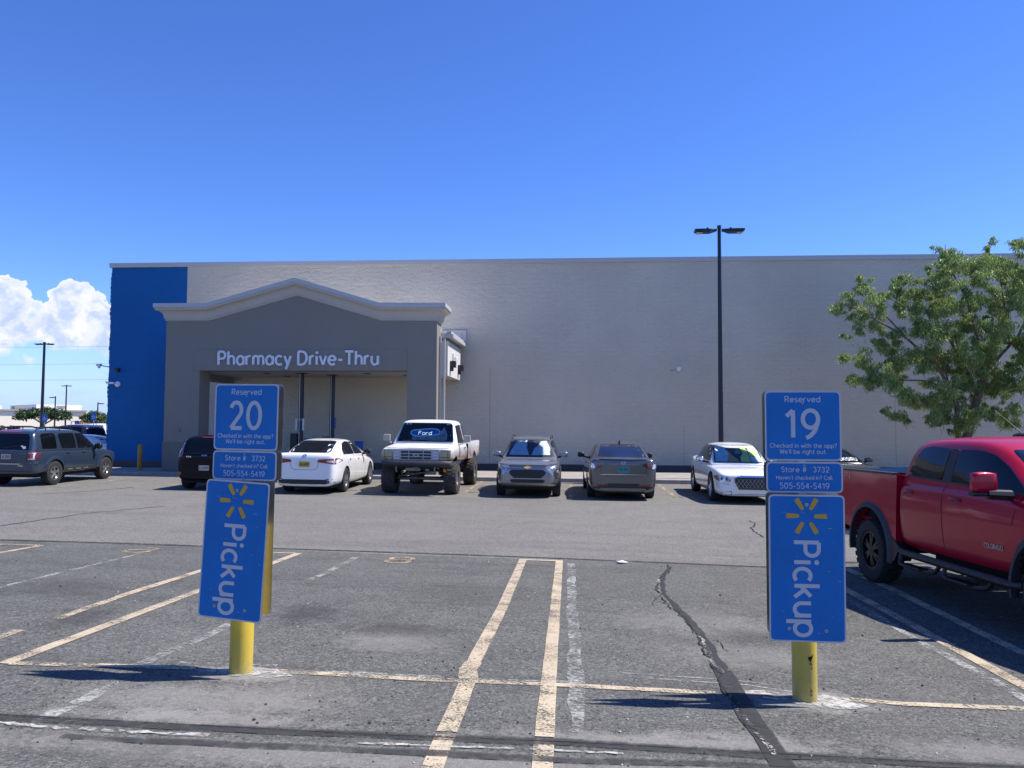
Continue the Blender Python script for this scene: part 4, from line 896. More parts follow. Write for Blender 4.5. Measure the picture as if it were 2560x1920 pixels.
# far cream stores
M['cream']=mat('cream_stucco',(.82,.74,.6),.9,var=.04,vscale=.3); M['creamtrim']=mat('grey_roof_trim',(.3,.28,.25),.8); M['creamlite']=mat('pale_parapet',(.85,.8,.72),.9); M['redsign']=mat('red_sign_letters',(.35,.02,.03),.6); M['terra']=mat('tan_gable',(.5,.32,.22),.9)
fx,fy=bear(-10,200)
fb=empty('strip_mall',(fx,fy,-.43),R(50),label='long low cream store building far beyond the parking lot',cat='building')
ppm=240/1923.
bm=bmesh.new(); box(bm,-25,22.5,0,40,0,4.6); link('wall',bm,M['cream'],fb)
bm=bmesh.new(); box(bm,-25.4,21.6,-.5,40,4.6,5.1,bev=.05); link('roof_trim',bm,M['creamtrim'],fb)
bm=bmesh.new(); box(bm,10,21.3,3,30,5.1,6.6); box(bm,-12,2.0,3,20,5.1,6.1); link('parapet',bm,M['creamlite'],fb)
bm=bmesh.new(); 
for a_ in ((4.5,7,1,4,5.3,5.9),(15,17,2.9,3.0,5.6,6.3)):
    bm=bmesh.new(); box(bm,*a_); link('roof_unit',bm,M['creamtrim'],fb)
bm=bmesh.new()
pl=[(20,0),(20,2.2),(22,4.0),(24,2.2),(24,0)]; plate(bm,pl,-1.5,3); link('gable_porch',bm,M['terra'],fb)
bm=bmesh.new()
for k in range(6):
    u=14.2+k*.42; tube(bm,[(u,-.12,2.7),(u+.1,-.12,3.4),(u+.25,-.12,2.75)],.09,6)
link('sign_letters',bm,M['redsign'],fb)
# pole sign with white boards, accessible parking signs
def acc_sign(px,D,z,w,lab,boards=1):
    x,y=bear(px,D); t=empty('parking_sign',(x,y,-.43),R(0),label=lab,cat='sign',group='blue accessible parking signs')
    bm=bmesh.new(); tube(bm,[(0,0,0),(0,0,z+w*.7)],.035,8); link('post',bm,M['steel'],t)
    bm=bmesh.new(); plate(bm,rpoly(rect(-w/2,w/2,z-w*.7,z+w*.7),.05),-.06,-.045); pb=link('sign_panel',bm,M['acc_blue'],t)
    bm=bmesh.new(); s=w*.5
    f=lambda u,v,h:(u*s,-.062-h,z+v*s)
    for ln in ([(-.1,.75),(-.08,.72)],[(-.08,.45),(-.05,0),(.35,0),(.55,-.5)],A(-.05,-.25,.42,.42,120,350,14),[(-.06,.25),(.3,.25)]): ribbon(bm,ln,.13*s*2/ s *.5*s*2,f,.01) if False else ribbon(bm,ln,.15,f,.01)
    link('wheelchair_symbol',bm,M['white'],pb)
    return t
acc_sign(114,60,2.3,.42,'blue accessible parking sign beside the nearest lamp post')
acc_sign(236,58,2.45,.42,'blue accessible parking sign above the white pickup')
acc_sign(195,95,1.75,.55,'small low blue parking sign over the dark pickup')
# overhead lines
for k,(z0,z1,lab) in enumerate(((27.5,30,'topmost overhead power line left of the store'),(21.6,23.6,'middle overhead power line left of the store'),(16,17.9,'lowest overhead power line left of the store'))):
    bm=bmesh.new(); pts=[(-260+180*i/12,260,z0+(z1-z0)*i/12-2.2*(1-((i-6)/6)**2)*.3) for i in range(13)]
    tube(bm,pts,.035,5); link('power_line',bm,mat('cable',(.2,.22,.27),.7) if k==0 else bpy.data.materials['cable'],label=lab,cat='power line',group='overhead power lines')

# ---------------- vehicles ----------------
# local frame of every car: x forward (rear axle at x=0), y left, z up, tyres on z=0
def paintmat(name,col,metal=0,rough=.32,coat=1,dirt=None,spec=.5):
    m,n,l,b=newmat(name); t=n.new('ShaderNodeTexCoord').outputs['Object']
    c=mixc(n,l,rng(n,l,noise(n,l,t,1.7,6,.7),.3,.7),tuple(x*.93 for x in col),col)
    if dirt:
        s=n.new('ShaderNodeSeparateXYZ'); l.new(t,s.inputs[0])
        lo=rng(n,l,mth(n,l,'ADD',s.outputs[2],mth(n,l,'MULTIPLY',mth(n,l,'SUBTRACT',noise(n,l,t,1.5,5,.6),.5),.5)),dirt[1],dirt[2],1,0); nz_=rng(n,l,noise(n,l,t,3.5,7,.75),.25,.5)
        c=mixc(n,l,mth(n,l,'MULTIPLY',mth(n,l,'MULTIPLY',lo,nz_),.95),c,dirt[0])
    l.new(c,b.inputs['Base Color']); b.inputs['Metallic'].default_value=metal; b.inputs['Roughness'].default_value=rough
    b.inputs['Coat Weight'].default_value=coat; b.inputs['Coat Roughness'].default_value=.05; b.inputs['Specular IOR Level'].default_value=spec
    return m
M['well']=mat('wheel_well',(.006,.006,.007),.95)
def half_loft(bm,rings):
    """rings: half sections from bottom centre (y=0) up to top centre (y=0)"""
    n=len(rings[0]); Ls=[];Rs=[]
    for r in rings:
        Lv=[];Rv=[]
        for i,p in enumerate(r):
            v=bm.verts.new(p); Lv.append(v); Rv.append(v if i in (0,n-1) else bm.verts.new((p[0],-p[1],p[2])))
        Ls.append(Lv);Rs.append(Rv)
    for a in range(len(rings)-1):
        for S in (Ls,Rs):
            for i in range(n-1): bm.faces.new((S[a][i],S[a][i+1],S[a+1][i+1],S[a+1][i]))
    for e in (0,len(rings)-1):
        for i in range(n-1):
            q=[Ls[e][i],Ls[e][i+1],Rs[e][i+1],Rs[e][i]]; u=[]
            for v in q:
                if v not in u: u.append(v)
            bm.faces.new(u)
def low_ring(x,w,zb,zt,ed=.07,side=.0,flat=.0):
    h=zt-zb
    return [(x,0,zb),(x,w*.7,zb),(x,w*.93,zb+.03),(x,w*(.985-side),zb+.16*h+.02),(x,w,zb+.5*h),(x,w*(.995),zb+.74*h),(x,w*(.965-flat),zt-ed*.55),(x,w*.87,zt-ed*.12),(x,w*.5,zt+.004),(x,0,zt+.012)]
def gh_ring(x,wb,wr,zb,zr,crown=.025):
    zb_=zb-.12
    h=zr-zb
    return [(x,0,zb_),(x,wb*.97,zb_),(x,wb,zb),(x,wb+(wr-wb)*.3,zb+h*.36),(x,wb+(wr-wb)*.66,zb+h*.72),(x,wr,zr-min(.055,h*.2)),(x,wr*.93,zr-min(.012,h*.06)),(x,wr*.6,zr+crown*.6),(x,0,zr+crown)]
def subsurf(bm,name,lv=2):
    me=bpy.data.meshes.new(name); bmesh.ops.recalc_face_normals(bm,faces=bm.faces); bm.to_mesh(me); bm.free()
    o=bpy.data.objects.new(name,me); COL.objects.link(o); md=o.modifiers.new('s','SUBSURF'); md.levels=lv; md.render_levels=lv
    return o
def bake(o):
    bpy.context.view_layer.update(); dg=bpy.context.evaluated_depsgraph_get(); me=bpy.data.meshes.new_from_object(o.evaluated_get(dg))
    o.modifiers.clear(); o.data=me; return o
class Car:
    def __init__(s,name,paint,label,cat='car'):
        s.root=empty(name,label=label,cat=cat); s.paint=paint; s.bvh=None
    def body(s,low,gh,zbelt,arches,ed=.07,flat=0,extra=None,crown=.025,wellw=.3):
        bm=bmesh.new(); half_loft(bm,[low_ring(*r[:4],ed=(r[4] if len(r)>4 else ed),flat=flat) for r in low]); lo=subsurf(bm,'tmp_low'); bake(lo)
        lo.data.materials.clear(); lo.data.materials.append(s.paint); lo.data.materials.append(M['well'])
        for x,z,r,w in arches:
            for sg in (-1,1):
                cb=bmesh.new(); lathe(cb,[(r,sg*(w-wellw)),(r,sg*(w+.25))],axis='y',n=40,c=(x,0,z)); bmesh.ops.recalc_face_normals(cb,faces=cb.faces)
                me=bpy.data.meshes.new('c'); cb.to_mesh(me); cb.free(); me.materials.append(M['well']); co=bpy.data.objects.new('c',me); COL.objects.link(co)
                md=lo.modifiers.new('b','BOOLEAN'); md.operation='DIFFERENCE'; md.object=co; md.solver='EXACT'; md.material_mode='TRANSFER'
                bake(lo); bpy.data.objects.remove(co,do_unlink=True)
        bm=bmesh.new(); bm.from_mesh(lo.data); mats=list(lo.data.materials); bpy.data.objects.remove(lo,do_unlink=True)
        if gh:
            b2=bmesh.new(); half_loft(b2,[gh_ring(x,wb,wr,zbelt if len(q)==0 else q[0],zr,crown) for x,wb,wr,zr,*q in gh]); go=subsurf(b2,'tmp_gh'); bake(go)
            bm.from_mesh(go.data); bpy.data.objects.remove(go,do_unlink=True)
        if extra: extra(bm)
        me=bpy.data.meshes.new('body'); bm.to_mesh(me)
        s.bvh=BVHTree.FromBMesh(bm); bm.free()
        for m in mats: me.materials.append(m)
        me.polygons.foreach_set('use_smooth',[True]*len(me.polygons)); me.set_sharp_from_angle(angle=R(38))
        o=bpy.data.objects.new('body',me); COL.objects.link(o); o.parent=s.root; s.bodyo=o
        return o
    AX={'F':(Vector((9,0,0)),Vector((-1,0,0))),'B':(Vector((-9,0,0)),Vector((1,0,0))),'L':(Vector((0,9,0)),Vector((0,-1,0))),'R':(Vector((0,-9,0)),Vector((0,1,0))),'T':(Vector((0,0,9)),Vector((0,0,-1)))}
    def p3(s,ax,a,b):
        if ax in 'FB': return Vector((0,a,b))
        if ax in 'LR': return Vector((a,0,b))
        return Vector((a,b,0))
    def cast(s,ax,a,b):
        o,d=s.AX[ax]; st=s.p3(ax,a,b)+o; h,n,i,ds=s.bvh.ray_cast(st,d)
        if h is None:
            h,n,i,ds=s.bvh.find_nearest(s.p3(ax,a,b)+(o*.2)); 
        if n.dot(d)>0: n=-n
        return h,n
    def patch(s,name,poly,ax,mt,off=.006,step=.12,r=.02,depth=.03,parent=None,label=None,plane=None):
        pl=rpoly(poly,r,3) if r else poly
        bm=bmesh.new(); f=bm.faces.new([bm.verts.new((p[0],p[1],0)) for p in pl])
        xs=[p[0] for p in pl]; ys=[p[1] for p in pl]
        for k in range(1,int((max(xs)-min(xs))/step)+1): bmesh.ops.bisect_plane(bm,geom=bm.verts[:]+bm.edges[:]+bm.faces[:],plane_co=(min(xs)+k*step,0,0),plane_no=(1,0,0))
        for k in range(1,int((max(ys)-min(ys))/step)+1): bmesh.ops.bisect_plane(bm,geom=bm.verts[:]+bm.edges[:]+bm.faces[:],plane_co=(0,min(ys)+k*step,0),plane_no=(0,1,0))
        d=s.AX[ax][1]
        for v in bm.verts:
            h,n=s.cast(ax,v.co.x,v.co.y)
            v.co=h+(n*.7-d*.3).normalized()*off
        be=[e for e in bm.edges if len(e.link_faces)==1]
        ret=bmesh.ops.extrude_edge_only(bm,edges=be)
        for v in ret['geom']:
            if isinstance(v,bmesh.types.BMVert): v.co+=d*depth
        o=link(name,bm,mt,parent or s.root,smooth=True,angle=40)
        if label: o['label']=label
        return o
    def sides(s,name,poly,mt,**k):
        return [s.patch(name,poly,a,mt,**k) for a in ('R','L')]
    def line(s,pts,ax,w=.009,mt=None,name='panel_gap',off=.0015,parent=None):
        bm=bmesh.new(); q=[]
        for a,b in zip(pts,pts[1:]):
            a=Vector(a);b=Vector(b); k=max(1,int((b-a).length/.06)); q+=[a+(b-a)*i/k for i in range(k)]
        q.append(Vector(pts[-1])); prev=None; d=s.AX[ax][1]
        for i,p in enumerate(q):
            t=(q[min(i+1,len(q)-1)]-q[max(i-1,0)]).normalized(); nn=Vector((-t.y,t.x))*w/2; cur=[]
            for sgn in (1,-1):
                h,n=s.cast(ax,*(p+nn*sgn)); cur.append(bm.verts.new(h+n*off))
            if prev and (cur[0].co-prev[0].co).length<.3: bm.faces.new((prev[0],prev[1],cur[1],cur[0]))
            prev=cur
        return link(name,bm,mt or M['seam'],parent or s.bodyo)
    def gaps(s,lst,**k):
        for pts in lst:
            for a in ('R','L'): s.line(pts,a,**k)
    def write(s,text,ax,a,b,cap,wt,width,mt,name='badge',flip=False,off=.003,th=.003,parent=None):
        sg=-1 if ax in 'FR' and False else 1
        # direction of reading seen from outside
        dirs={'F':1,'B':-1,'R':1,'L':-1}; dd=dirs[ax]
        bm=bmesh.new()
        def f(u,v,h):
            if ax in 'FB': hh,n=s.cast(ax,a+dd*u,b+v)
            else: hh,n=s.cast(ax,a+dd*u,b+v)
            return hh+n*(off+h)
        write(bm,text,cap,wt,f,th,width=width)
        return link(name,bm,mt,parent or s.root)
    def wheel(s,x,y,r,w=.22,rim=.62,spokes=5,style='alloy',knob=False,mt=None,double=False,steer=0):
        sg=1 if y>0 else -1
        bm=bmesh.new(); rr_=r*rim
        prof=[(rr_*.98,-w*.42),(rr_*1.06,-w*.5),(r*.9,-w*.52),(r*.97,-w*.46),(r,-w*.34),(r,w*.34),(r*.97,w*.46),(r*.9,w*.52),(rr_*1.06,w*.5),(rr_*.98,w*.42)]
        lathe(bm,prof,axis='y',n=40,cap=False)
        if knob:
            N=26
            for k in range(N):
                for side in (-1,0,1):
                    a=2*math.pi*(k+(.5 if side==0 else 0))/N; ca,sa=math.cos(a),math.sin(a); hw=math.pi/N*.62*r
                    if side==0: ys=(-w*.16,w*.16); rr0,rr1=r-.005,r+.016
                    else: ys=(side*w*.25,side*w*.53); rr0,rr1=r*.95,r+.014
                    vs=[]
                    for q in (rr0,rr1):
                        for yy in ys:
                            for tt in (-hw,hw):
                                q2=q if abs(yy)<w*.5 or q==rr0 else q-.025
                                vs.append(bm.verts.new((q2*ca-tt*sa,yy,q2*sa+tt*ca)))
                    for f in ((0,1,3,2),(4,6,7,5),(0,4,5,1),(2,3,7,6),(0,2,6,4),(1,5,7,3)): bm.faces.new([vs[i] for i in f])
        wo=link('wheel',bm,mt or M['rubber'],s.root,smooth=True,angle=35); wo.location=(x,y,r); wo.rotation_euler=(0,0,R(steer))
        bm=bmesh.new(); o=sg*w*.40; R1=rr_
        mm=M[style]
        # barrel, lip
        lathe(bm,[(R1*.99,sg*w*.1),(R1*1.0,o+sg*.012),(R1*.93,o+sg*.01),(R1*.90,o-sg*.03),(R1*.88,sg*w*.1)],axis='y',n=36,cap=False)
        lathe(bm,[(R1*.19,o-sg*.05),(R1*.19,o+sg*.0),(R1*.12,o+sg*.008),(.001,o+sg*.01)],axis='y',n=16)
        for k in range(spokes):
            for dsp in ((-.16,.16) if double else (0,)):
                a=2*math.pi*k/spokes+math.pi/2+dsp; ca,sa=math.cos(a),math.sin(a); w0=R1*(.16 if not double else .07); w1=R1*(.2 if not double else .09)
                if spokes>7: w0*=.6; w1*=.6
                vs=[]
                for q,ww,yo in ((R1*.12,w0,.005),(R1*.92,w1,-.012)):
                    for yy in (o+sg*yo,o-sg*.045):
                        for tt in (-ww,ww): vs.append(bm.verts.new((q*ca-tt*sa,yy,q*sa+tt*ca)))
                for f in ((0,1,3,2),(4,6,7,5),(0,4,5,1),(2,3,7,6),(0,2,6,4),(1,5,7,3)): bm.faces.new([vs[i] for i in f])
        lathe(bm,[(R1*.97,o-sg*.10),(R1*.97,o-sg*.105)],axis='y',n=24,mi=1)
        lathe(bm,[(R1*.6,o-sg*.07),(R1*.6,o-sg*.075)],axis='y',n=24,mi=2)
        link('rim',bm,[mm,M['underbody'],M['steel']],wo,smooth=True,angle=35)
    def wheels(s,x0,x1,y,r,steer=0,**k):
        for x in (x0,x1):
            for sg in (1,-1): s.wheel(x,sg*y,r,steer=steer if x==x1 else 0,**k)
    def mirror(s,x,y,z,mt,sx=.11,sy=.2,sz=.15,arm=True):
        for sg in (1,-1):
            bm=bmesh.new()
            ret=bmesh.ops.create_cube(bm,size=1)
            bmesh.ops.subdivide_edges(bm,edges=bm.edges[:],cuts=3,use_grid_fill=True)
            for v in bm.verts:
                c=v.co*2; n=c.normalized(); q=(c*.45+n*.62); v.co=Vector((q.x*sx*.5,q.y*sy*.5,q.z*sz*.5)); v.co.x+=abs(v.co.y)*0
                if sg*v.co.y<0: v.co.z*=.8
            o=link('mirror',bm,mt,s.root,smooth=True); o.location=(x,sg*y,z)
            bm=bmesh.new(); tube(bm,[(.02,-sg*sy*.3,-sz*.3),(.04,-sg*(sy*.5+.12),-sz*.55)],[.035,.03],8); link('mirror_arm',bm,M['blackplastic'],o)
    def handle(s,x,z,mt=None,l=.17):
        for a,sg in (('R',-1),('L',1)):
            h,n=s.cast(a,x,z); bm=bmesh.new()
            tube(bm,[h+n*.002+Vector((-l/2,0,0)),h+n*.03+Vector((-l*.3,0,.003)),h+n*.03+Vector((l*.3,0,.003)),h+n*.002+Vector((l/2,0,0))],.013,8)
            link('door_handle',bm,mt or s.paint,s.root,smooth=True)
    def plate(s,ax,y,z,mt,text=None,w=.305,h=.15,off=.012):
        hh,n=s.cast(ax,y,z); sg=1 if ax=='F' else -1
        bm=bmesh.new(); x=hh.x+sg*off
        p=rpoly(rect(y-w/2,y+w/2,z-h/2,z+h/2),.015,3)
        a=[bm.verts.new((x,q[0],q[1])) for q in p]; b=[bm.verts.new((x-sg*.03,q[0],q[1])) for q in p]
        bm.faces.new(a); bm.faces.new(b)
        for i in range(len(p)): bm.faces.new((a[i],a[(i+1)%len(p)],b[(i+1)%len(p)],b[i]))
        o=link('licence_plate',bm,mt,s.root)
        if text:
            bm=bmesh.new(); dd=1 if ax=='F' else -1
            write(bm,text,.07,.011,lambda u,v,hh_:(x+sg*(.001+hh_),y+dd*u,z-.035+v),.001,width=w*.8); link('characters',bm,M['ink'],o)
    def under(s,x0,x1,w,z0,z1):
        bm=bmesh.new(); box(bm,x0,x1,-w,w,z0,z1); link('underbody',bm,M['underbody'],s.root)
    def flare(s,x,z,r0,r1,a0,a1,mt,th=.03,y=None):
        for ax,sg in (('R',-1),('L',1)):
            bm=bmesh.new(); prev=None; n=20
            for k in range(n+1):
                a=R(a0+(a1-a0)*k/n); cur=[]
                pt=[]
                for q in (r0,(r0+r1)/2,r1):
                    h,nn=s.cast(ax,x+q*math.cos(a),z+q*math.sin(a)); yy=abs(h.y) if y is None else max(abs(h.y),y-.03)
                    pt.append(((x+q*math.cos(a)),yy,z+q*math.sin(a)))
                ym=max(p[1] for p in pt) if y is None else y
                for i,(p,o) in enumerate(zip(pt,(th,th*.9,.002))):
                    cur.append(bm.verts.new((p[0],sg*((ym if i<2 else p[1])+o),p[2])))
                cur.insert(0,bm.verts.new((pt[0][0],sg*(ym-.05),pt[0][2])))
                if prev:
                    for i in range(3): bm.faces.new((prev[i],prev[i+1],cur[i+1],cur[i]))
                prev=cur
            link('wheel_arch_trim',bm,mt,s.root,smooth=True,angle=50)
    def place(s,x,y,heading,tiltx=0,tilty=0):
        z=g(x,y); a=R(heading)
        s.root.location=(x,y,z); s.root.rotation_euler=(tiltx,tilty,a)
def reposition(car,wx,wy,heading,wb,track,sz=1,sy=1):
    """put the rear axle centre at (wx,wy); pitch and roll follow the ground under the tyres"""
    a=R(heading); d=Vector((math.cos(a),math.sin(a))); n=Vector((-d.y,d.x))
    P=lambda u,v:(wx+d.x*u+n.x*v,wy+d.y*u+n.y*v)
    zr=(g(*P(0,track))+g(*P(0,-track)))/2; zf=(g(*P(wb,track))+g(*P(wb,-track)))/2
    pitch=math.atan2(zf-zr,wb); roll=math.atan2(g(*P(wb/2,track))-g(*P(wb/2,-track)),2*track)
    car.root.matrix_world=Matrix.Translation((wx,wy,zr))@Matrix.Rotation(a,4,'Z')@Matrix.Rotation(-pitch,4,'Y')@Matrix.Rotation(roll,4,'X')@Matrix.Diagonal((1,sy,sz,1))

P_white=paintmat('white_paint',(.8,.8,.79)); P_gray=paintmat('graphite_paint',(.26,.27,.29),.6,.28); P_bronze=paintmat('warm_grey_paint',(.13,.127,.12),.6,.28)
P_red=paintmat('red_paint',(.42,.003,.027),.15,.3,.35,spec=.3); P_black=paintmat('black_paint',(.002,.003,.007),0,.15,0,spec=.25); P_blue=paintmat('steel_blue_paint',(.03,.05,.085),.35,.28,.8)
P_dirty=paintmat('muddy_white_paint',(.74,.74,.72),0,.45,.4,dirt=((.2,.11,.07),1.0,1.38)); P_navy=paintmat('dark_plum_paint',(.02,.018,.028)); P_silver=paintmat('silver_grey_paint',(.3,.31,.33),.5,.25); P_char=paintmat('charcoal_paint',(.02,.021,.024),.1,.2)

# ---- white midsize saloon, rear towards us ----
def camry():
    c=Car('sedan',P_white,'clean white sedan parked nose-in beside the muddy lifted pickup')
    low=[(-1.1,.55,.28,.92,.03),(-1.08,.76,.22,1.03,.04),(-1.0,.85,.2,1.095,.05),(-.8,.89,.23,1.1),(-.4,.915,.21,1.08),(.2,.92,.2,1.02),(1.0,.915,.19,.98),(1.9,.915,.19,.96),(2.45,.91,.2,.93),(2.9,.90,.2,.87),(3.3,.88,.21,.79),(3.6,.82,.23,.70),(3.74,.70,.26,.62),(3.78,.5,.32,.56)]
    gh=[(-.72,.66,.56,1.07,1.04),(-.62,.72,.6,1.12,1.03),(-.2,.80,.61,1.27,1.0),(.25,.84,.6,1.395,.97),(.75,.86,.6,1.435,.95),(1.2,.865,.6,1.43,.95),(1.6,.865,.6,1.39,.95),(2.1,.86,.64,1.22,.93),(2.6,.84,.70,1.01,.92),(2.75,.8,.7,.93,.9)]
    c.body(low,gh,.96,[(0,.34,.385,.92),(2.82,.34,.385,.91)])
    c.wheels(0,2.82,.80,.335,style='alloy',spokes=5,double=True)
    c.patch('rear_window',[(-.60,1.10),(.60,1.10),(.52,1.375),(.36,1.395),(-.36,1.395),(-.52,1.375)],'B',M['glass2'],r=.05)
    c.sides('side_window',[(.02,1.03),(1.02,1.015),(1.0,1.36),(.72,1.375),(.35,1.32),(.05,1.16)],M['glass'],r=.05)
    c.sides('side_window',[(1.06,1.015),(2.06,1.0),(1.98,1.09),(1.62,1.29),(1.35,1.355),(1.04,1.365)],M['glass'],r=.05)
    c.patch('windshield',[(-.68,1.0),(.68,1.0),(.56,1.37),(-.56,1.37)],'F',M['glass'],r=.05)
    for sg in (1,-1):
        o=c.patch('tail_light',[(sg*.36,.86),(sg*.86,.80),(sg*.905,.88),(sg*.87,.965),(sg*.62,.945),(sg*.40,.925)],'B',M['lampred'],r=.03,step=.05)
        c.patch('clear_lens',[(sg*.62,.865),(sg*.84,.84),(sg*.86,.90),(sg*.66,.905)],'B',M['lampclear'],off=.014,r=.02,step=.05,parent=o,depth=.01)
        c.patch('reflector',[(sg*.62,.395),(sg*.80,.40),(sg*.80,.42),(sg*.62,.42)],'B',M['lampred'],r=.005)
    c.patch('lower_valance',[(-.78,.19),(.78,.19),(.84,.34),(.6,.40),(-.6,.40),(-.84,.34)],'B',M['blackplastic'],r=.03)
    c.plate('B',0,.80,M['plateY'],"AAJ-K00")
    c.line([(-.45,.955),(-.37,.70),(-.28,.655),(.28,.655),(.37,.70),(.45,.955)],'B'); c.line([(-.35,.95),(.35,.95)],'B',.012,M['chrome'],'chrome_strip')
    bm=bmesh.new()
    for rx,rz in ((.065,.043),(.028,.04),(.045,.018)):
        pts=[]
        for k in range(25):
            t=2*math.pi*k/24; h,n=c.cast('B',rx*math.cos(t),1.015+rz*math.sin(t)+(.012 if rx==.045 else 0)); pts.append(h+n*.006)
        tube(bm,pts,.005,5,cap=False)
    link('emblem',bm,M['chrome'],c.root)
    c.gaps([[(.98,1.0),(1.0,.6),(1.0,.27)],[(2.1,.98),(2.12,.7),(2.1,.45),(2.05,.27)],[(.0,1.03),(.12,.9),(.33,.62)]])
    c.handle(.42,.9);c.handle(1.35,.88); c.mirror(1.98,1.0,1.05,M['blackplastic'])
    bm=bmesh.new(); box(bm,-1.0,-.9,-.6,-.5,.24,.28); 
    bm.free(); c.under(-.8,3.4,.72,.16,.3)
    reposition(c,-7.46,22.32,90.5,2.82,.8,1.065); return c
camry()
# ---- blue-grey compact SUV ----
def escape():
    c=Car('suv',P_blue,'blue-grey suv with silver wheels and roof rails, leftmost in the front row','suv')
    low=[(-.92,.62,.46,.98,.05),(-.91,.78,.38,1.05,.05),(-.85,.87,.35,1.07,.05),(-.5,.895,.34,1.08),(0,.90,.33,1.07),(1.0,.895,.32,1.06),(1.9,.895,.32,1.05),(2.4,.89,.33,1.04),(2.9,.87,.34,1.0),(3.2,.83,.36,.95),(3.36,.74,.4,.88),(3.42,.55,.46,.8)]
    gh=[(-.92,.76,.62,1.06,1.04),(-.9,.79,.64,1.12,1.04),(-.84,.82,.66,1.34,1.04),(-.74,.84,.67,1.60,1.04),(-.6,.85,.67,1.655,1.04),(0,.86,.68,1.68,1.04),(.9,.86,.68,1.685,1.04),(1.4,.86,.67,1.66,1.04),(1.72,.86,.67,1.55,1.04),(2.1,.85,.70,1.25,1.02),(2.35,.83,.72,1.06,1.0)]
    c.body(low,gh,1.04,[(0,.37,.42,.90),(2.62,.37,.42,.89)],ed=.06)
    c.wheels(0,2.62,.79,.37,w=.235,rim=.55,style='alloy',spokes=5)
    c.patch('rear_window',[(-.68,1.10),(.68,1.10),(.60,1.52),(.52,1.56),(-.52,1.56),(-.60,1.52)],'B',M['glass2'],r=.04)
    c.sides('side_window',[(-.52,1.12),(.12,1.11),(.16,1.54),(.1,1.58),(-.42,1.57),(-.5,1.5)],M['glass2'],r=.04)
    c.sides('side_window',[(.36,1.11),(1.06,1.10),(1.06,1.57),(.36,1.57),(.28,1.5)],M['glass'],r=.03)
    c.sides('side_window',[(1.14,1.10),(2.08,1.10),(1.98,1.2),(1.72,1.44),(1.52,1.555),(1.14,1.57)],M['glass'],r=.04)
    c.patch('windshield',[(-.66,1.1),(.66,1.1),(.58,1.56),(-.58,1.56)],'F',M['glass'],r=.05)
    c.patch('brake_light',[(-.3,1.605),(.3,1.605),(.3,1.635),(-.3,1.635)],'B',M['lampred'],r=.005)
    for sg in (1,-1):
        o=c.patch('tail_light',[(sg*.66,.80),(sg*.855,.79),(sg*.86,1.06),(sg*.70,1.06)],'B',M['lampred'],r=.03,step=.05)
        c.patch('clear_lens',[(sg*.69,1.01),(sg*.83,1.01),(sg*.83,.84),(sg*.805,.84),(sg*.805,.985),(sg*.69,.985)],'B',M['signwhite'],off=.014,r=.006,step=.05,parent=o,depth=.01)
        c.patch('clear_lens',[(sg*.68,.84),(sg*.83,.84),(sg*.83,.81),(sg*.68,.81)],'B',M['signwhite'],off=.014,r=.006,step=.05,parent=o,depth=.01)
    c.patch('chrome_strip',[(-.45,.665),(.45,.665),(.45,.685),(-.45,.685)],'B',M['chrome'],r=.004)
    c.patch('lower_valance',[(-.72,.38),(.72,.38),(.78,.47),(-.78,.47)],'B',M['blackplastic'],r=.02)
    c.plate('B',0,.89,M['plateW'],'JL 001'); c.patch('plate_recess',[(-.26,.80),(.26,.80),(.26,1.0),(-.26,1.0)],'B',P_blue,off=.003)
    c.line([(-.62,1.08),(-.64,.72),(.64,.72),(.62,1.08)],'B')
    # wiper and a small white window sticker
    c.patch('wiper',[(-.35,1.19),(.1,1.13),(.1,1.145),(-.35,1.21)],'B',M['blackplastic'],off=.02,r=0)
    c.patch('window_sticker',[(-.60,1.14),(-.56,1.2),(-.5,1.2),(-.44,1.23),(-.42,1.2),(-.48,1.16),(-.5,1.12),(-.55,1.12)],'B',M['signwhite'],off=.012,r=.01,depth=.003)
    for x in (0,2.62): c.flare(x,.37,.42,.52,8,172,P_blue,.03)
    for sg in (1,-1):
        bm=bmesh.new(); pts=[(-.55,sg*.60,1.665),(-.42,sg*.60,1.735),(.3,sg*.61,1.765),(.95,sg*.60,1.755),(1.18,sg*.585,1.71),(1.3,sg*.58,1.655)]
        tube(bm,pts,[.016,.026,.026,.026,.022,.014],8)
        for x in (-.1,.55): tube(bm,[(x,sg*.605,1.66),(x,sg*.605,1.735)],.016,6)
        link('roof_rail',bm,M['darkmetal'],c.root,smooth=True)
    bm=bmesh.new()
    for x in (.1,.8): tube(bm,[(x,-.6,1.74),(x,0,1.755),(x,.6,1.74)],.014,6)
    link('cross_bar',bm,M['darkmetal'],c.root,smooth=True)
    c.sides('sill_trim',[(.5,.40),(2.12,.40),(2.12,.50),(.5,.50)],M['greyplastic'],r=.01,off=.014)
    for k in range(3): c.sides('sill_insert',[(.62+k*.4,.44),(.86+k*.4,.44),(.86+k*.4,.47),(.62+k*.4,.47)],M['steel'],r=.008,off=.02,depth=.01)
    c.gaps([[(1.1,1.1),(1.12,.7),(1.1,.5)],[(2.12,1.08),(2.14,.8),(2.12,.5)],[(.3,1.1),(.36,.9),(.52,.6)],[(.4,.68),(2.1,.68)]])
    c.handle(.62,.97,M['blackplastic']);c.handle(1.42,.965,M['blackplastic']); c.mirror(1.98,1.0,1.14,M['blackplastic'],.14,.24,.2)
    c.patch('bumper_corner',[(.3,.70),(.86,.68),(.87,.76),(.3,.74)],'B',P_blue,off=.012,r=.02); c.patch('bumper_corner',[(-.3,.70),(-.86,.68),(-.87,.76),(-.3,.74)],'B',P_blue,off=.012,r=.02)
    c.write('4WD','B',-.46,.60,.045,.009,.16,M['chrome'],name='badge')
    c.under(-.6,3.0,.7,.26,.4)
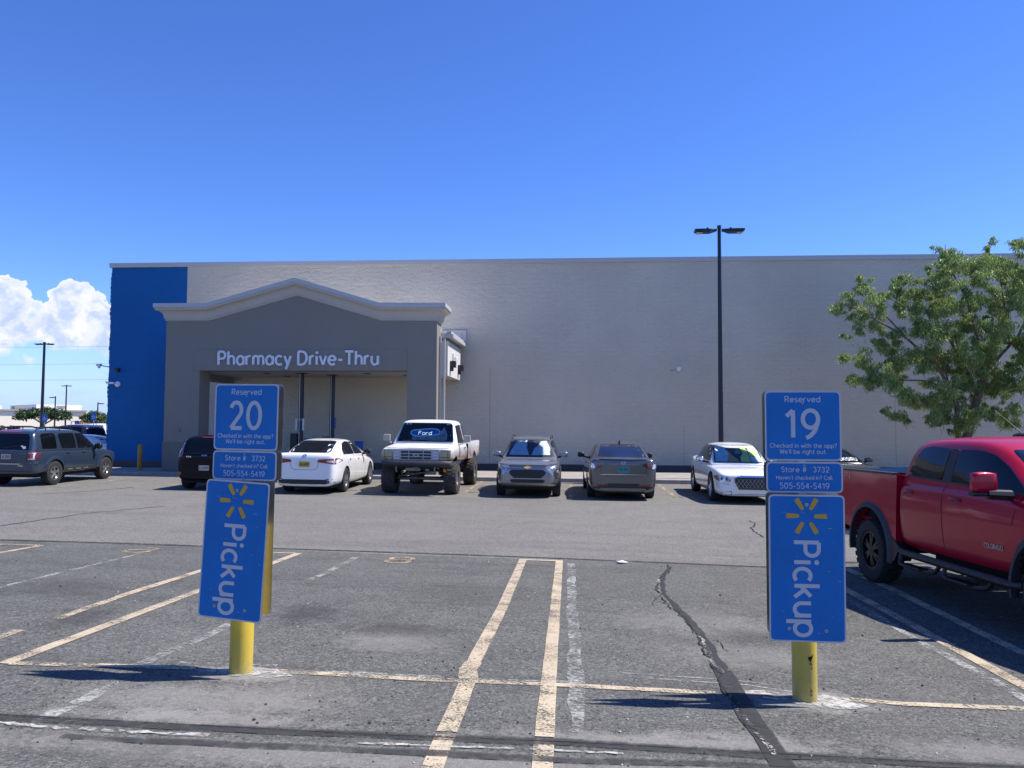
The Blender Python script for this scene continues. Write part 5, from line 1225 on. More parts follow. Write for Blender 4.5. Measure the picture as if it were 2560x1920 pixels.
    reposition(c,-16.62,22.55,90.2,2.62,.79)
escape()
# ---- black boxy hatchback, mostly behind the left sign ----
def soul():
    c=Car('hatchback',P_black,'black boxy hatchback parked behind the reserved 20 sign')
    low=[(-.76,.6,.42,.98,.05),(-.75,.76,.34,1.06,.05),(-.68,.86,.28,1.08),(-.2,.895,.25,1.09),(.5,.90,.24,1.08),(1.6,.90,.24,1.05),(2.4,.89,.25,1.0),(2.9,.86,.27,.95),(3.2,.8,.3,.86),(3.34,.6,.36,.76)]
    gh=[(-.74,.74,.58,1.07,1.05),(-.72,.79,.62,1.15,1.05),(-.62,.82,.66,1.42,1.05),(-.48,.83,.66,1.56,1.05),(-.2,.84,.66,1.59,1.05),(.7,.85,.66,1.60,1.05),(1.3,.85,.65,1.57,1.03),(1.7,.85,.66,1.42,1.02),(2.2,.83,.7,1.1,1.0),(2.35,.8,.7,1.02,.98)]
    c.body(low,gh,1.05,[(0,.33,.38,.9),(2.57,.33,.38,.9)])
    c.wheels(0,2.57,.80,.33,style='darkalloy',spokes=5)
    c.patch('rear_window',[(-.56,1.10),(.56,1.10),(.50,1.47),(.44,1.5),(-.44,1.5),(-.50,1.47)],'B',M['glass2'],r=.04)
    c.sides('side_window',[(-.2,1.13),(.9,1.1),(.9,1.5),(-.1,1.49)],M['glass2'],r=.04); c.sides('side_window',[(.98,1.1),(2.0,1.08),(1.6,1.42),(.98,1.5)],M['glass2'],r=.04)
    for sg in (1,-1):
        c.patch('tail_light',[(sg*.66,1.0),(sg*.80,.99),(sg*.79,1.36),(sg*.70,1.42),(sg*.66,1.40)],'B',M['lampdark'],r=.02,step=.05)
        o=c.patch('tail_light',[(sg*.67,.98),(sg*.81,.97),(sg*.81,1.15),(sg*.68,1.15)],'B',M['lampred'],r=.02,step=.05,off=.01)
        bm=bmesh.new(); h,n=c.cast('B',sg*.74,.49); lathe(bm,[(.055,-.0),(.055,.015),(.03,.022),(.001,.024)],n=16)
        for v in bm.verts: v.co=Vector((h.x-v.co.z-.0,h.y+v.co.x,h.z+v.co.y))
        link('reflector',bm,M['lampred'],c.root)
    c.line([(-.62,.78),(.62,.78)],'B',.02); c.plate('B',0,.66,M['plateW'],'LHM')
    c.write('KIA','B',0,1.0,.045,.008,.15,M['chrome']); c.write('SOUL','B',.46,.96,.035,.008,.16,M['chrome'])
    c.patch('brake_light',[(-.2,1.535),(.2,1.535),(.2,1.55),(-.2,1.55)],'B',M['lampred'],r=.004)
    c.mirror(1.9,.98,1.12,M['blackplastic']); c.under(-.5,3,.7,.2,.35)
    c.gaps([[(.94,1.08),(.96,.7),(.94,.35)]])
    reposition(c,-10.62,22.5,90.3,2.57,.8)
soul()
# ---- bronze-grey saloon, rear ----
def sonata():
    c=Car('sedan',P_bronze,'warm grey sedan parked nose-in with a turquoise licence plate')
    low=[(-1.06,.55,.28,.92,.03),(-1.04,.78,.22,1.04,.04),(-.96,.87,.2,1.085,.05),(-.75,.895,.23,1.085),(-.3,.92,.21,1.06),(.3,.93,.2,1.0),(1.0,.925,.19,.98),(1.9,.925,.19,.96),(2.45,.92,.2,.93),(2.9,.90,.2,.87),(3.3,.87,.21,.79),(3.6,.80,.24,.70),(3.72,.68,.28,.62),(3.76,.5,.34,.56)]
    gh=[(-.78,.68,.56,1.06,1.04),(-.66,.74,.6,1.11,1.03),(-.2,.81,.62,1.29,1.0),(.25,.85,.62,1.42,.97),(.75,.87,.62,1.46,.95),(1.2,.875,.61,1.455,.95),(1.6,.875,.61,1.41,.95),(2.1,.87,.65,1.23,.93),(2.6,.85,.70,1.01,.92),(2.75,.8,.7,.93,.9)]
    c.body(low,gh,.96,[(0,.33,.38,.93),(2.8,.33,.38,.92)])
    c.wheels(0,2.8,.80,.33,style='alloy',spokes=10)
    c.patch('rear_window',[(-.66,1.09),(.66,1.09),(.53,1.40),(.4,1.42),(-.4,1.42),(-.53,1.40)],'B',mat('rear_glass',(.012,.016,.035),.04),r=.04)
    c.sides('side_window',[(.02,1.03),(1.02,1.015),(1.0,1.39),(.72,1.40),(.35,1.34),(.05,1.16)],M['glass'],r=.05); c.sides('side_window',[(1.06,1.015),(2.06,1.0),(1.98,1.09),(1.62,1.31),(1.35,1.38),(1.04,1.39)],M['glass'],r=.05)
    c.patch('windshield',[(-.68,1.0),(.68,1.0),(.56,1.39),(-.56,1.39)],'F',M['glass'],r=.05)
    for sg in (1,-1):
        o=c.patch('tail_light',[(sg*.40,.965),(sg*.60,.97),(sg*.90,.985),(sg*.93,.89),(sg*.86,.80),(sg*.70,.79),(sg*.62,.84)],'B',M['lampdark'],r=.02,step=.05)
        c.patch('red_lens',[(sg*.58,.945),(sg*.76,.955),(sg*.72,.85),(sg*.64,.86)],'B',M['lampred'],off=.014,r=.02,step=.05,parent=o,depth=.01)
        c.patch('clear_lens',[(sg*.78,.94),(sg*.91,.95),(sg*.90,.90),(sg*.82,.82),(sg*.74,.82)],'B',M['lampclear'],off=.014,r=.02,step=.05,parent=o,depth=.01)
        c.patch('reflector',[(sg*.42,.375),(sg*.74,.385),(sg*.70,.43),(sg*.42,.42)],'B',M['lampred'],r=.01)
    c.patch('lower_valance',[(-.76,.2),(.76,.2),(.82,.34),(.4,.44),(-.4,.44),(-.82,.34)],'B',M['blackplastic'],r=.05)
    c.patch('boot_lip',[(-.62,1.05),(.62,1.05),(.66,1.09),(-.66,1.09)],'B',P_bronze,off=.02,r=.01)
    c.patch('chrome_strip',[(-.58,.655),(.58,.655),(.62,.675),(-.62,.675)],'B',M['chrome'],r=.005)
    c.plate('B',0,.80,M['plateT'],'315-415'); c.line([(-.62,1.0),(-.6,.72),(-.5,.65),(.5,.65),(.6,.72),(.62,1.0)],'B')
    bm=bmesh.new(); pts=[]
    for k in range(21):
        t=2*math.pi*k/20; h,n=c.cast('B',.065*math.cos(t),.965+.033*math.sin(t)); pts.append(h+n*.006)
    tube(bm,pts,.005,5,cap=False)
    for u in (-.022,.022): 
        h,n=c.cast('B',u,.965); tube(bm,[h+n*.006+Vector((0,.006,-.024)),h+n*.006+Vector((0,-.006,.024))],.005,5)
    tube(bm,[h+n*.006+Vector((0,-.044,.006)),h+n*.006+Vector((0,0,-.006))],.004,5)
    link('emblem',bm,M['chrome'],c.root)
    bm=bmesh.new(); h,n=c.cast('T',.35,0); v0=[(h.x-.12,0,h.z),(h.x-.02,0,h.z+.02),(h.x+.1,0,h.z)]
    tube(bm,[h+Vector((-.1,0,.085)),h+Vector((-.06,0,.055)),h+Vector((.06,0,.02)),h+Vector((.12,0,.0))],[.006,.018,.03,.02],8); link('antenna_fin',bm,M['blackplastic'],c.root,smooth=True)
    c.gaps([[(.98,1.0),(1.0,.6),(1.0,.27)],[(2.1,.98),(2.12,.7),(2.05,.27)]]); c.handle(.42,.9);c.handle(1.35,.88); c.mirror(1.98,1.02,1.06,M['blackplastic'])
    c.under(-.8,3.4,.72,.16,.3)
    reposition(c,1.45,22.5,91.2,2.8,.8,1.07,1.04)
sonata()
def shade(c,parts,ax='F',mt=None):
    for poly,m_ in parts: c.patch('sunshade',poly,ax,m_,off=.010,r=.01,step=.08,depth=.006)
def clearglass():
    m,n,l,b=newmat('windshield_glass'); gl=n.new('ShaderNodeBsdfGlossy'); gl.inputs['Roughness'].default_value=.02; tp=n.new('ShaderNodeBsdfTransparent'); tp.inputs[0].default_value=(.93,.97,.97,1)
    fr=n.new('ShaderNodeFresnel'); fr.inputs[0].default_value=1.45; mx=n.new('ShaderNodeMixShader'); l.new(fr.outputs[0],mx.inputs[0]); l.new(tp.outputs[0],mx.inputs[1]); l.new(gl.outputs[0],mx.inputs[2]); l.new(mx.outputs[0],n['Material Output'].inputs[0]); return m
M['clearglass']=clearglass(); M['cabin']=mat('dark_cabin',(.01,.011,.013),.7)
M['shade_silver']=mat('crinkled_silver_sunshade',(.8,.9,.9),.35,.0,var=.35,vscale=9,bump=1,bscale=14); M['shade_blue']=mat('blue_sunshade',(.06,.22,.55),.4,.2); M['shade_cyan']=mat('pale_cyan_sunshade',(.68,.92,.88),.45,0,var=.3,vscale=8,bump=.5,bscale=9); M['shade_yellow']=mat('yellow_green_sunshade',(.85,.92,.25),.45,0,var=.2,vscale=8,bump=.5,bscale=9); M['shade_orange']=mat('orange_sunshade',(.7,.45,.12),.5); M['shade_green']=mat('green_toy',(.05,.5,.25),.5)
# ---- graphite crossover, front ----
def trax():
    c=Car('crossover',P_gray,'graphite grey crossover backed in with a silver sunshade in its windshield')
    low=[(-.95,.6,.4,.95,.05),(-.92,.78,.34,1.02,.05),(-.8,.87,.28,1.04),(-.2,.90,.25,1.03),(.6,.905,.24,1.01),(1.6,.905,.24,1.0),(2.3,.905,.24,.99),(2.8,.90,.25,.97),(3.2,.885,.26,.93),(3.42,.83,.28,.87),(3.54,.74,.32,.81),(3.60,.60,.36,.76),(3.62,.42,.42,.7)]
    gh=[(-.86,.76,.6,1.02,1.0),(-.8,.8,.63,1.2,1.0),(-.62,.82,.64,1.38,1.0),(-.3,.84,.64,1.49,.99),(.3,.85,.64,1.54,.98),(.9,.855,.635,1.55,.98),(1.35,.855,.62,1.52,.98),(1.7,.855,.62,1.38,.98),(2.15,.85,.68,1.14,.97),(2.45,.83,.72,1.0,.95),(2.55,.8,.7,.95,.93)]
    c.body(low,gh,.98,[(0,.345,.4,.905),(2.7,.345,.4,.905)])
    c.wheels(0,2.7,.80,.345,w=.23,style='darkalloy',spokes=5)
    c.patch('cabin',[(-.70,1.03),(.70,1.03),(.57,1.46),(.4,1.475),(-.4,1.475),(-.57,1.46)],'F',M['cabin'],r=.04,off=.003)
    shade(c,[([(.60,1.07),(.58,1.25),(.47,1.44),(.30,1.42),(.22,1.30),(.12,1.24),(.05,1.06)],M['shade_silver']),([(-.02,1.06),(-.10,1.25),(-.12,1.46),(-.22,1.40),(-.3,1.43),(-.42,1.42),(-.5,1.3),(-.6,1.12),(-.60,1.06)],M['shade_silver'])])
    c.patch('windshield',[(-.72,1.02),(.72,1.02),(.59,1.47),(.4,1.485),(-.4,1.485),(-.59,1.47)],'F',M['clearglass'],r=.04,off=.02)
    c.patch('mirror_mount',[(-.08,1.36),(.1,1.36),(.08,1.46),(-.08,1.46)],'F',M['blackplastic'],off=.014,r=.03)
    c.sides('side_window',[(-.3,1.12),(1.0,1.05),(1.0,1.46),(-.1,1.42)],M['glass'],r=.05); c.sides('side_window',[(1.06,1.05),(2.1,1.04),(1.95,1.15),(1.66,1.36),(1.4,1.45),(1.06,1.46)],M['glass'],r=.05)
    c.patch('upper_grille',[(-.50,.80),(.50,.80),(.56,.83),(.5,.855),(-.5,.855),(-.56,.83)],'F',M['blackplastic'],r=.01)
    c.patch('lower_grille',[(-.38,.52),(.38,.52),(.50,.62),(.52,.68),(.44,.735),(-.44,.735),(-.52,.68),(-.50,.62)],'F',M['blackplastic'],r=.03)
    for z in (.56,.60,.64,.68): c.patch('grille_bar',[(-.42,z),(.42,z),(.42,z+.01),(-.42,z+.01)],'F',M['darkmetal'],off=.014,r=0)
    c.patch('chrome_bar',[(-.62,.775),(-.5,.765),(.5,.765),(.62,.775),(.62,.79),(.5,.79),(-.5,.79),(-.62,.79)],'F',M['chrome'],r=0,off=.01)
    for sg in (1,-1):
        c.patch('chrome_bar',[(sg*.5,.785),(sg*.62,.79),(sg*.72,.62),(sg*.68,.60)],'F',M['steel'],r=.01,off=.01)
        c.patch('running_light',[(sg*.56,.83),(sg*.84,.86),(sg*.83,.89),(sg*.56,.865)],'F',M['lampdark'],r=.01,step=.05)
        c.patch('headlight',[(sg*.78,.50),(sg*.88,.52),(sg*.89,.76),(sg*.80,.76),(sg*.72,.68)],'F',M['lampdark'],r=.02,step=.05)
        c.patch('headlight_lens',[(sg*.80,.66),(sg*.86,.66),(sg*.86,.73),(sg*.80,.73)],'F',M['lampclear'],r=.02,step=.05,off=.014)
        bm=bmesh.new(); tube(bm,[(-.5,sg*.6,1.47),(-.3,sg*.62,1.555),(.7,sg*.62,1.585),(1.1,sg*.6,1.56),(1.25,sg*.6,1.5)],.018,6); link('roof_rail',bm,M['blackplastic'],c.root,smooth=True)
    c.patch('bowtie_badge',[(-.1,.765),(-.085,.80),(-.03,.80),(-.03,.815),(.04,.815),(.04,.80),(.1,.80),(.085,.765),(.03,.765),(.03,.75),(-.04,.75),(-.04,.765)],'F',M['gold'],r=0,off=.022)
    c.patch('lower_intake',[(-.44,.40),(.44,.40),(.50,.46),(.42,.49),(-.42,.49),(-.50,.46)],'F',M['blackplastic'],r=.02)
    c.patch('skid_trim',[(-.70,.34),(.70,.34),(.72,.37),(.4,.39),(-.4,.39),(-.72,.37)],'F',M['steel'],r=.01)
    c.line([(-.66,.99),(-.58,.88)],'F'); c.line([(.66,.99),(.58,.88)],'F')
    c.mirror(2.0,1.0,1.08,P_gray,.12,.24,.16); c.under(-.6,3.2,.72,.2,.34)
    reposition(c,-1.2,25.15,270.3,2.7,.8,1.08)
trax()
# ---- white saloon with upright mesh grille, front ----
def three():
    c=Car('sedan',P_white,'white sedan with dark mesh grille and a colourful sunshade, backed in')
    low=[(-1.0,.6,.38,1.0,.05),(-.97,.78,.3,1.05,.05),(-.8,.88,.23,1.04),(-.2,.93,.2,1.0),(.6,.945,.19,.96),(1.8,.945,.18,.94),(2.5,.945,.18,.92),(3.05,.935,.18,.89),(3.5,.91,.18,.86),(3.80,.88,.18,.81),(3.95,.82,.2,.76),(4.0,.70,.24,.72),(4.02,.5,.3,.66)]
    gh=[(-.5,.7,.56,1.04,1.0),(-.4,.76,.6,1.12,.99),(-.05,.82,.62,1.3,.97),(.4,.85,.62,1.44,.95),(.9,.87,.62,1.48,.94),(1.4,.87,.61,1.48,.94),(1.8,.87,.61,1.41,.93),(2.2,.86,.65,1.2,.92),(2.55,.84,.7,1.0,.91),(2.68,.8,.7,.93,.89)]
    c.body(low,gh,1.02,[(0,.365,.41,.94),(3.05,.365,.41,.94)])
    c.wheels(0,3.05,.83,.365,w=.23,rim=.65,style='alloy',spokes=7)
    c.patch('cabin',[(-.72,.98),(.72,.98),(.60,1.41),(.45,1.43),(-.45,1.43),(-.60,1.41)],'F',M['cabin'],r=.04,off=.003)
    shade(c,[([(-.68,1.0),(-.36,1.0),(-.26,1.2),(-.34,1.38),(-.46,1.36),(-.58,1.35),(-.63,1.2)],M['shade_cyan']),([(-.34,1.0),(.0,1.0),(-.08,1.08),(-.18,1.16),(-.26,1.3)],M['shade_orange']),([(.02,1.0),(.3,1.0),(.3,1.28),(.24,1.38),(.1,1.38),(.14,1.2),(.04,1.12)],M['shade_yellow']),([(.32,1.0),(.64,1.0),(.58,1.3),(.48,1.36),(.32,1.38)],M['shade_cyan'])])
    c.patch('sunshade',[(.30,1.12),(.46,1.10),(.54,1.16),(.52,1.25),(.42,1.30),(.32,1.24)],'F',M['shade_yellow'],off=.016,r=.04,depth=.004)
    c.patch('sunshade',[(-.1,1.2),(.06,1.19),(.1,1.25),(.02,1.3),(-.06,1.27)],'F',M['shade_green'],off=.016,r=.03,depth=.004)
    c.patch('sunshade',[(.62,1.07),(.67,1.07),(.66,1.14)],'F',M['shade_yellow'],off=.016,r=.01,depth=.004)
    c.patch('windshield',[(-.74,.97),(.74,.97),(.61,1.42),(.45,1.44),(-.45,1.44),(-.61,1.42)],'F',M['clearglass'],r=.04,off=.022)
    c.sides('side_window',[(.15,1.06),(1.15,1.04),(1.12,1.42),(.7,1.42),(.35,1.33)],M['glass2'],r=.05); c.sides('side_window',[(1.2,1.04),(2.25,1.01),(2.05,1.16),(1.8,1.33),(1.5,1.42),(1.2,1.42)],M['glass2'],r=.05)
    gr=c.patch('grille',[(-.36,.36),(.36,.36),(.47,.55),(.46,.66),(.38,.68),(-.38,.68),(-.46,.66),(-.47,.55)],'F',M['blackplastic'],r=.03)
    for k in range(-9,10):
        for s_ in (1,-1):
            a=k*.05; pts=[]
            for t in range(7):
                z=.40+t*.04; y=a+s_*(t-3)*.03
                if abs(y)<.44: pts.append((y,z))
            if len(pts)>1: c.line(pts,'F',.006,M['steel'],'mesh',off=.016,parent=gr) if (k%2==0) else None
    c.line([(-.47,.55),(-.36,.36),(.36,.36),(.47,.55),(.46,.66),(.38,.685),(-.38,.685),(-.46,.66),(-.47,.55)],'F',.022,M['chrome'],'grille_surround',off=.016)
    c.patch('grille_wing',[(-.34,.695),(.34,.695),(.30,.715),(-.30,.715)],'F',M['chrome'],r=.005,off=.012)
    for sg in (1,-1):
        o=c.patch('headlight',[(sg*.55,.56),(sg*.84,.55),(sg*.90,.62),(sg*.88,.71),(sg*.58,.69)],'F',M['lampclear'],r=.03,step=.05)
        for u in (.66,.78):
            h,n=c.cast('F',sg*u,.63); bm=bmesh.new(); lathe(bm,[(.045,0),(.045,.006),(.03,.012),(.001,.014)],n=16)
            for v in bm.verts: v.co=Vector((h.x+.006+v.co.z,h.y+v.co.x,h.z+v.co.y))
            link('projector',bm,M['lampdark'],o)
        c.patch('side_marker',[(sg*.85,.57),(sg*.90,.60),(sg*.90,.69),(sg*.87,.70)],'F',M['lampred'],r=.01,step=.05,off=.014)
        q=c.patch('fog_light',[(sg*.52,.24),(sg*.78,.22),(sg*.80,.30),(sg*.54,.33)],'F',M['blackplastic'],r=.02)
        h,n=c.cast('F',sg*.72,.275); bm=bmesh.new(); lathe(bm,[(.04,0),(.04,.006),(.001,.012)],n=14)
        for v in bm.verts: v.co=Vector((h.x+.012+v.co.z,h.y+v.co.x,h.z+v.co.y))
        link('fog_lamp_lens',bm,M['lampclear'],q)
        c.patch('chrome_strip',[(sg*.60,.49),(sg*.88,.50),(sg*.88,.52),(sg*.60,.51)],'F',M['steel'],r=.005,off=.01)
    c.patch('lower_intake',[(-.46,.20),(.46,.20),(.44,.26),(-.44,.26)],'F',M['blackplastic'],r=.02)
    c.gaps([[(1.17,1.06),(1.2,.7),(1.17,.3)],[(2.3,1.03),(2.34,.7),(2.3,.3)]]); c.handle(.55,.9,M['chrome']);c.handle(1.5,.89,M['chrome'])
    c.mirror(2.12,1.06,1.05,M['chrome'],.12,.24,.15); c.under(-.7,3.6,.75,.18,.32)
    bm=bmesh.new(); h,n=c.cast('T',.3,-.1); tube(bm,[h,h+Vector((-.04,0,.09))],[.02,.006],6); link('antenna_fin',bm,M['blackplastic'],c.root)
    reposition(c,4.86,25.1,270,3.05,.83,1.07)
three()
# ---- sports coupe half hidden behind the right sign, lettering on its windshield ----
def coupe():
    c=Car('coupe',P_char,'low charcoal coupe with white lettering on its windshield, behind the red pickup')
    low=[(-1.0,.6,.42,.98,.05),(-.97,.78,.34,1.04,.05),(-.7,.9,.25,1.05),(.2,.93,.22,1.02),(1.6,.93,.2,1.0),(2.4,.93,.21,1.0),(2.9,.92,.22,.97),(3.3,.9,.23,.93),(3.6,.83,.26,.86),(3.72,.66,.32,.78),(3.76,.45,.4,.7)]
    gh=[(-.6,.66,.54,1.05,1.02),(-.3,.76,.58,1.2,1.0),(.3,.82,.58,1.37,.99),(.8,.84,.58,1.40,.98),(1.2,.845,.58,1.39,.98),(1.6,.845,.6,1.28,.98),(2.1,.83,.66,1.06,.97),(2.3,.8,.68,.99,.95)]
    c.body(low,gh,.99,[(0,.35,.4,.93),(2.72,.35,.4,.93)]); c.wheels(0,2.72,.83,.35,w=.24,style='darkalloy')
    c.patch('windshield',[(-.71,1.03),(.71,1.03),(.58,1.34),(-.58,1.34)],'F',M['glass'],r=.04)
    c.write('@SOURZ OKISIIRU','F',0,1.055,.075,.014,1.15,M['white'],name='windshield_lettering',off=.012)
    c.sides('side_window',[(.2,1.06),(1.95,1.04),(1.5,1.26),(1.1,1.34),(.5,1.32)],M['glass2'],r=.05)
    c.patch('grille',[(-.5,.66),(.5,.66),(.52,.78),(-.52,.78)],'F',M['blackplastic'],r=.03)
    for sg in (1,-1): c.patch('headlight',[(sg*.58,.68),(sg*.82,.69),(sg*.82,.79),(sg*.58,.78)],'F',M['lampdark'],r=.03)
    c.mirror(1.75,1.02,1.08,P_char,.12,.24,.14); c.under(-.7,3.3,.74,.17,.3)
    reposition(c,7.75,25.2,270,2.72,.83,1.07)
coupe()
# ---- lifted muddy pickup ----
def oldpickup():
    c=Car('pickup_truck',P_dirty,'lifted muddy white pickup on big knobby tyres, front towards us','pickup truck')
    r=.45; wb=3.53
    low=[(1.42,.97,.88,1.42,.03),(1.45,.975,.86,1.42,.03),(2.2,.985,.85,1.42,.03),(2.6,.985,.86,1.43,.04),(2.75,.985,.87,1.44,.05),(3.4,.975,.9,1.42,.05),(4.0,.965,.95,1.38,.05),(4.22,.955,.97,1.345,.04),(4.27,.95,.98,1.32,.03),(4.28,.94,.985,1.31,.03)]
    gh=[(1.40,.93,.72,1.46,1.38),(1.41,.94,.74,1.6,1.38),(1.47,.945,.76,2.0,1.38),(1.55,.945,.76,2.12,1.38),(1.9,.95,.76,2.15,1.38),(2.3,.95,.755,2.145,1.38),(2.62,.95,.75,2.11,1.38),(2.72,.95,.75,2.05,1.38),(2.95,.95,.80,1.76,1.38),(3.15,.94,.86,1.47,1.38),(3.2,.93,.86,1.42,1.36)]
    def bed(bm):
        # open cargo box with rounded rails
        x0,x1,w=-1.15,1.36,.985
        z0=.93; zt=1.47
        a=.36
        # side panels with wheel opening
        for sg in (1,-1):
            out=[(x1,z0),(x1,zt),(x0,zt),(x0,z0+.04),(-.45,z0+.02)]+[(.47*math.cos(R(t)),.68+.47*math.sin(R(t))) for t in range(145,30,-12)]+[(.45,z0)]
            lo=[bm.verts.new((p[0],sg*w,p[1])) for p in out]; li=[bm.verts.new((p[0],sg*(w-.07),p[1])) for p in out]
            bm.faces.new(lo); bm.faces.new(li)
            for i in range(len(out)): bm.faces.new((lo[i],lo[(i+1)%len(out)],li[(i+1)%len(out)],li[i]))
        box(bm,x0,x1,-w+.07,w-.07,z0+.02,z0+.06); box(bm,x0,x0+.05,-w+.07,w-.07,z0+.06,zt); box(bm,x1-.05,x1,-w+.07,w-.07,z0+.06,zt)
    c.body(low,gh,1.38,[(wb,.64,.46,.97)],ed=.04,extra=bed,crown=.02)
    for x,st in ((0,0),(wb,0)):
        for sg in (1,-1): c.wheel(x,sg*.86,r,w=.33,rim=.45,spokes=8,style='steel',knob=True,mt=M['rubber_dusty'],steer=st)
    c.patch('cabin',[(-.80,1.50),(.80,1.50),(.70,2.04),(.6,2.06),(-.6,2.06),(-.70,2.04)],'F',M['cabin'],r=.04,off=.003)
    # oval-logo sunshade
    ov=lambda k,rx,rz,cy,cz:(cy+rx*math.cos(R(k)),cz+rz*math.sin(R(k)))
    c.patch('sunshade',[(-.38,1.55),(.62,1.55),(.62,1.7),(.5,1.95),(.42,1.8),(.1,1.72),(-.2,1.8),(-.38,1.86)],'F',mat('pale_sunshade',(.3,.36,.4),.5,.3,var=.6,vscale=7,bump=.8,bscale=8),off=.010,r=.02,depth=.005)
    sh=c.patch('sunshade_emblem',[ov(k,.44,.135*(1+.25*math.sin(R(k*2+40))),-.02,1.76) for k in range(0,360,12)],'F',M['shade_blue'],off=.014,r=0,depth=.004)
    c.line([ov(k,.42,.12*(1+.25*math.sin(R(k*2+40))),-.02,1.76) for k in range(0,361,12)],'F',.03,M['shade_cyan'],'sunshade_outline',off=.021,parent=sh)
    c.write('Ford','F',-.02,1.69,.10,.012,.38,M['shade_cyan'],name='sunshade_script',off=.022,parent=sh)
    c.patch('windshield',[(-.82,1.485),(.82,1.485),(.715,2.05),(.6,2.075),(-.6,2.075),(-.715,2.05)],'F',M['clearglass'],r=.04,off=.024)
    c.line([(-.6,1.50),(-.15,1.53)],'F',.025,M['blackplastic'],'wiper',off=.034,parent=c.root); c.line([(.1,1.50),(.6,1.53)],'F',.025,M['blackplastic'],'wiper',off=.034,parent=c.root)
    c.sides('side_window',[(2.0,1.46),(2.98,1.46),(2.88,1.6),(2.66,1.98),(2.0,2.02)],M['glass'],r=.04); c.sides('side_window',[(1.55,1.46),(1.88,1.46),(1.88,2.0),(1.6,2.0)],M['glass'],r=.03)
    fx0=4.28
    gb=c.patch('grille_surround',[(-.62,1.0),(.62,1.0),(.64,1.30),(-.64,1.30)],'F',mat('silver_grey_plastic',(.36,.37,.4),.4),r=.02,off=.03)
    for i in range(3):
        for j in range(3):
            y0=(-.42,-.2,.2)[i]+.012; y1=(-.2,.2,.42)[i]-.012; z0=1.03+j*.085
            c.patch('grille_opening',[(y0,z0),(y1,z0),(y1,z0+.055),(y0,z0+.055)],'F',M['blackplastic'],r=.006,off=.034,depth=.002,parent=gb)
    c.line([ov(k,.075,.03,0,1.143) for k in range(0,361,20)],'F',.012,M['chrome'],'emblem',off=.042,parent=gb)
    for sg in (1,-1):
        for i in range(3): c.patch('grille_opening',[(sg*.45,1.03+i*.085),(sg*.60,1.03+i*.085),(sg*.60,1.075+i*.085),(sg*.45,1.075+i*.085)],'F',M['signwhite'],r=.01,off=.034,depth=.002,parent=gb)
        h=c.patch('headlight',[(sg*.66,1.0),(sg*.925,1.0),(sg*.93,1.29),(sg*.66,1.29)],'F',M['lampold'],r=.02,off=.02,step=.06)
        c.line([(sg*.66,1.09),(sg*.92,1.09)],'F',.012,M['seam'],'lens_divider',off=.024,parent=h)
        c.line([(sg*.86,1.0),(sg*.86,1.29)],'F',.010,M['seam'],'lens_divider',off=.024,parent=h)
    # dark bumper valance
    bm=bmesh.new(); pts=[(4.12,-.98),(4.36,-.93),(4.42,-.6),(4.44,0),(4.42,.6),(4.36,.93),(4.12,.98)]
    a=[[bm.verts.new((x-(.0 if k<2 else .08),y,z)) for x,y in pts] for k,z in enumerate((.985,.88,.80))]
    for u,v in zip(a,a[1:]):
        for i in range(len(pts)-1): bm.faces.new((u[i],u[i+1],v[i+1],v[i]))
    o=link('bumper',bm,M['greyplastic'],c.root,smooth=True,angle=40); md=o.modifiers.new('t','SOLIDIFY'); md.thickness=.04; md.offset=-1
    M['rusty']=mat('rusty_dark_steel',(.07,.05,.042),.8,.3,var=.5,vscale=8); M['mudsteel']=mat('dusty_steel',(.22,.2,.18),.7,.2,var=.4,vscale=10)
    # frame rails and cross members
    bm=bmesh.new()
    for sg in (1,-1): box(bm,-1.0,4.3,sg*.42-.04,sg*.42+.04,.78,.93)
    box(bm,4.2,4.28,-.5,.5,.74,.84); box(bm,1.0,1.1,-.42,.42,.78,.88); box(bm,-1.05,-.95,-.5,.5,.75,.9); link('frame',bm,M['underbody'],c.root)
    bm=bmesh.new(); box(bm,4.29,4.31,-.28,.12,.70,.78,bev=.004); box(bm,4.29,4.32,.26,.36,.70,.76); box(bm,4.25,4.31,-.06,.06,.72,.88)
    link('winch_mount',bm,M['mudsteel'],c.root)
    for sg in (1,-1):
        bm=bmesh.new(); tube(bm,[(4.28,sg*.52,.86),(4.36,sg*.52,.80),(4.36,sg*.52,.70),(4.28,sg*.52,.66)],.022,8); link('tow_hook',bm,M['mudsteel'],c.root,smooth=True)
    for x in (0,wb):
        bm=bmesh.new(); tube(bm,[(x,-.75,r),(x,.75,r)],.05,12); ret=bmesh.ops.create_icosphere(bm,subdivisions=3,radius=.17)
        for v in ret['verts']: v.co=Vector((v.co.x*.9+x,v.co.y*1.0-(.18 if x else 0),v.co.z*.95+r-.0))
        link('axle',bm,M['rusty'],c.root,smooth=True)
        for sg in (1,-1):
            bm=bmesh.new(); tube(bm,[(x+.08*math.cos(k*.8),sg*.55+.065*math.sin(k*.8),r+.06+k*.0066) for k in range(60)],.013,6)
            if x: link('coil_spring',bm,M['rusty'],c.root,smooth=True)
            else:
                bm.free(); bm=bmesh.new(); tube(bm,[(-.7,sg*.5,.75),(-.3,sg*.5,.6),(0,sg*.5,.53),(.3,sg*.5,.6),(.7,sg*.5,.75)],.03,6); link('leaf_spring',bm,M['rusty'],c.root)
            bm=bmesh.new(); tube(bm,[(x-.15,sg*.62,r+.02),(x-.1,sg*.58,.95)],[.035,.025],8); link('shock_absorber',bm,M['mudsteel'],c.root,smooth=True)
    bm=bmesh.new(); tube(bm,[(wb+.2,-.6,.50),(wb+.22,.35,.66)],.022,8); tube(bm,[(wb+.16,-.68,.44),(wb+.16,.68,.46)],.02,8); link('steering_link',bm,M['mudsteel'],c.root,smooth=True)
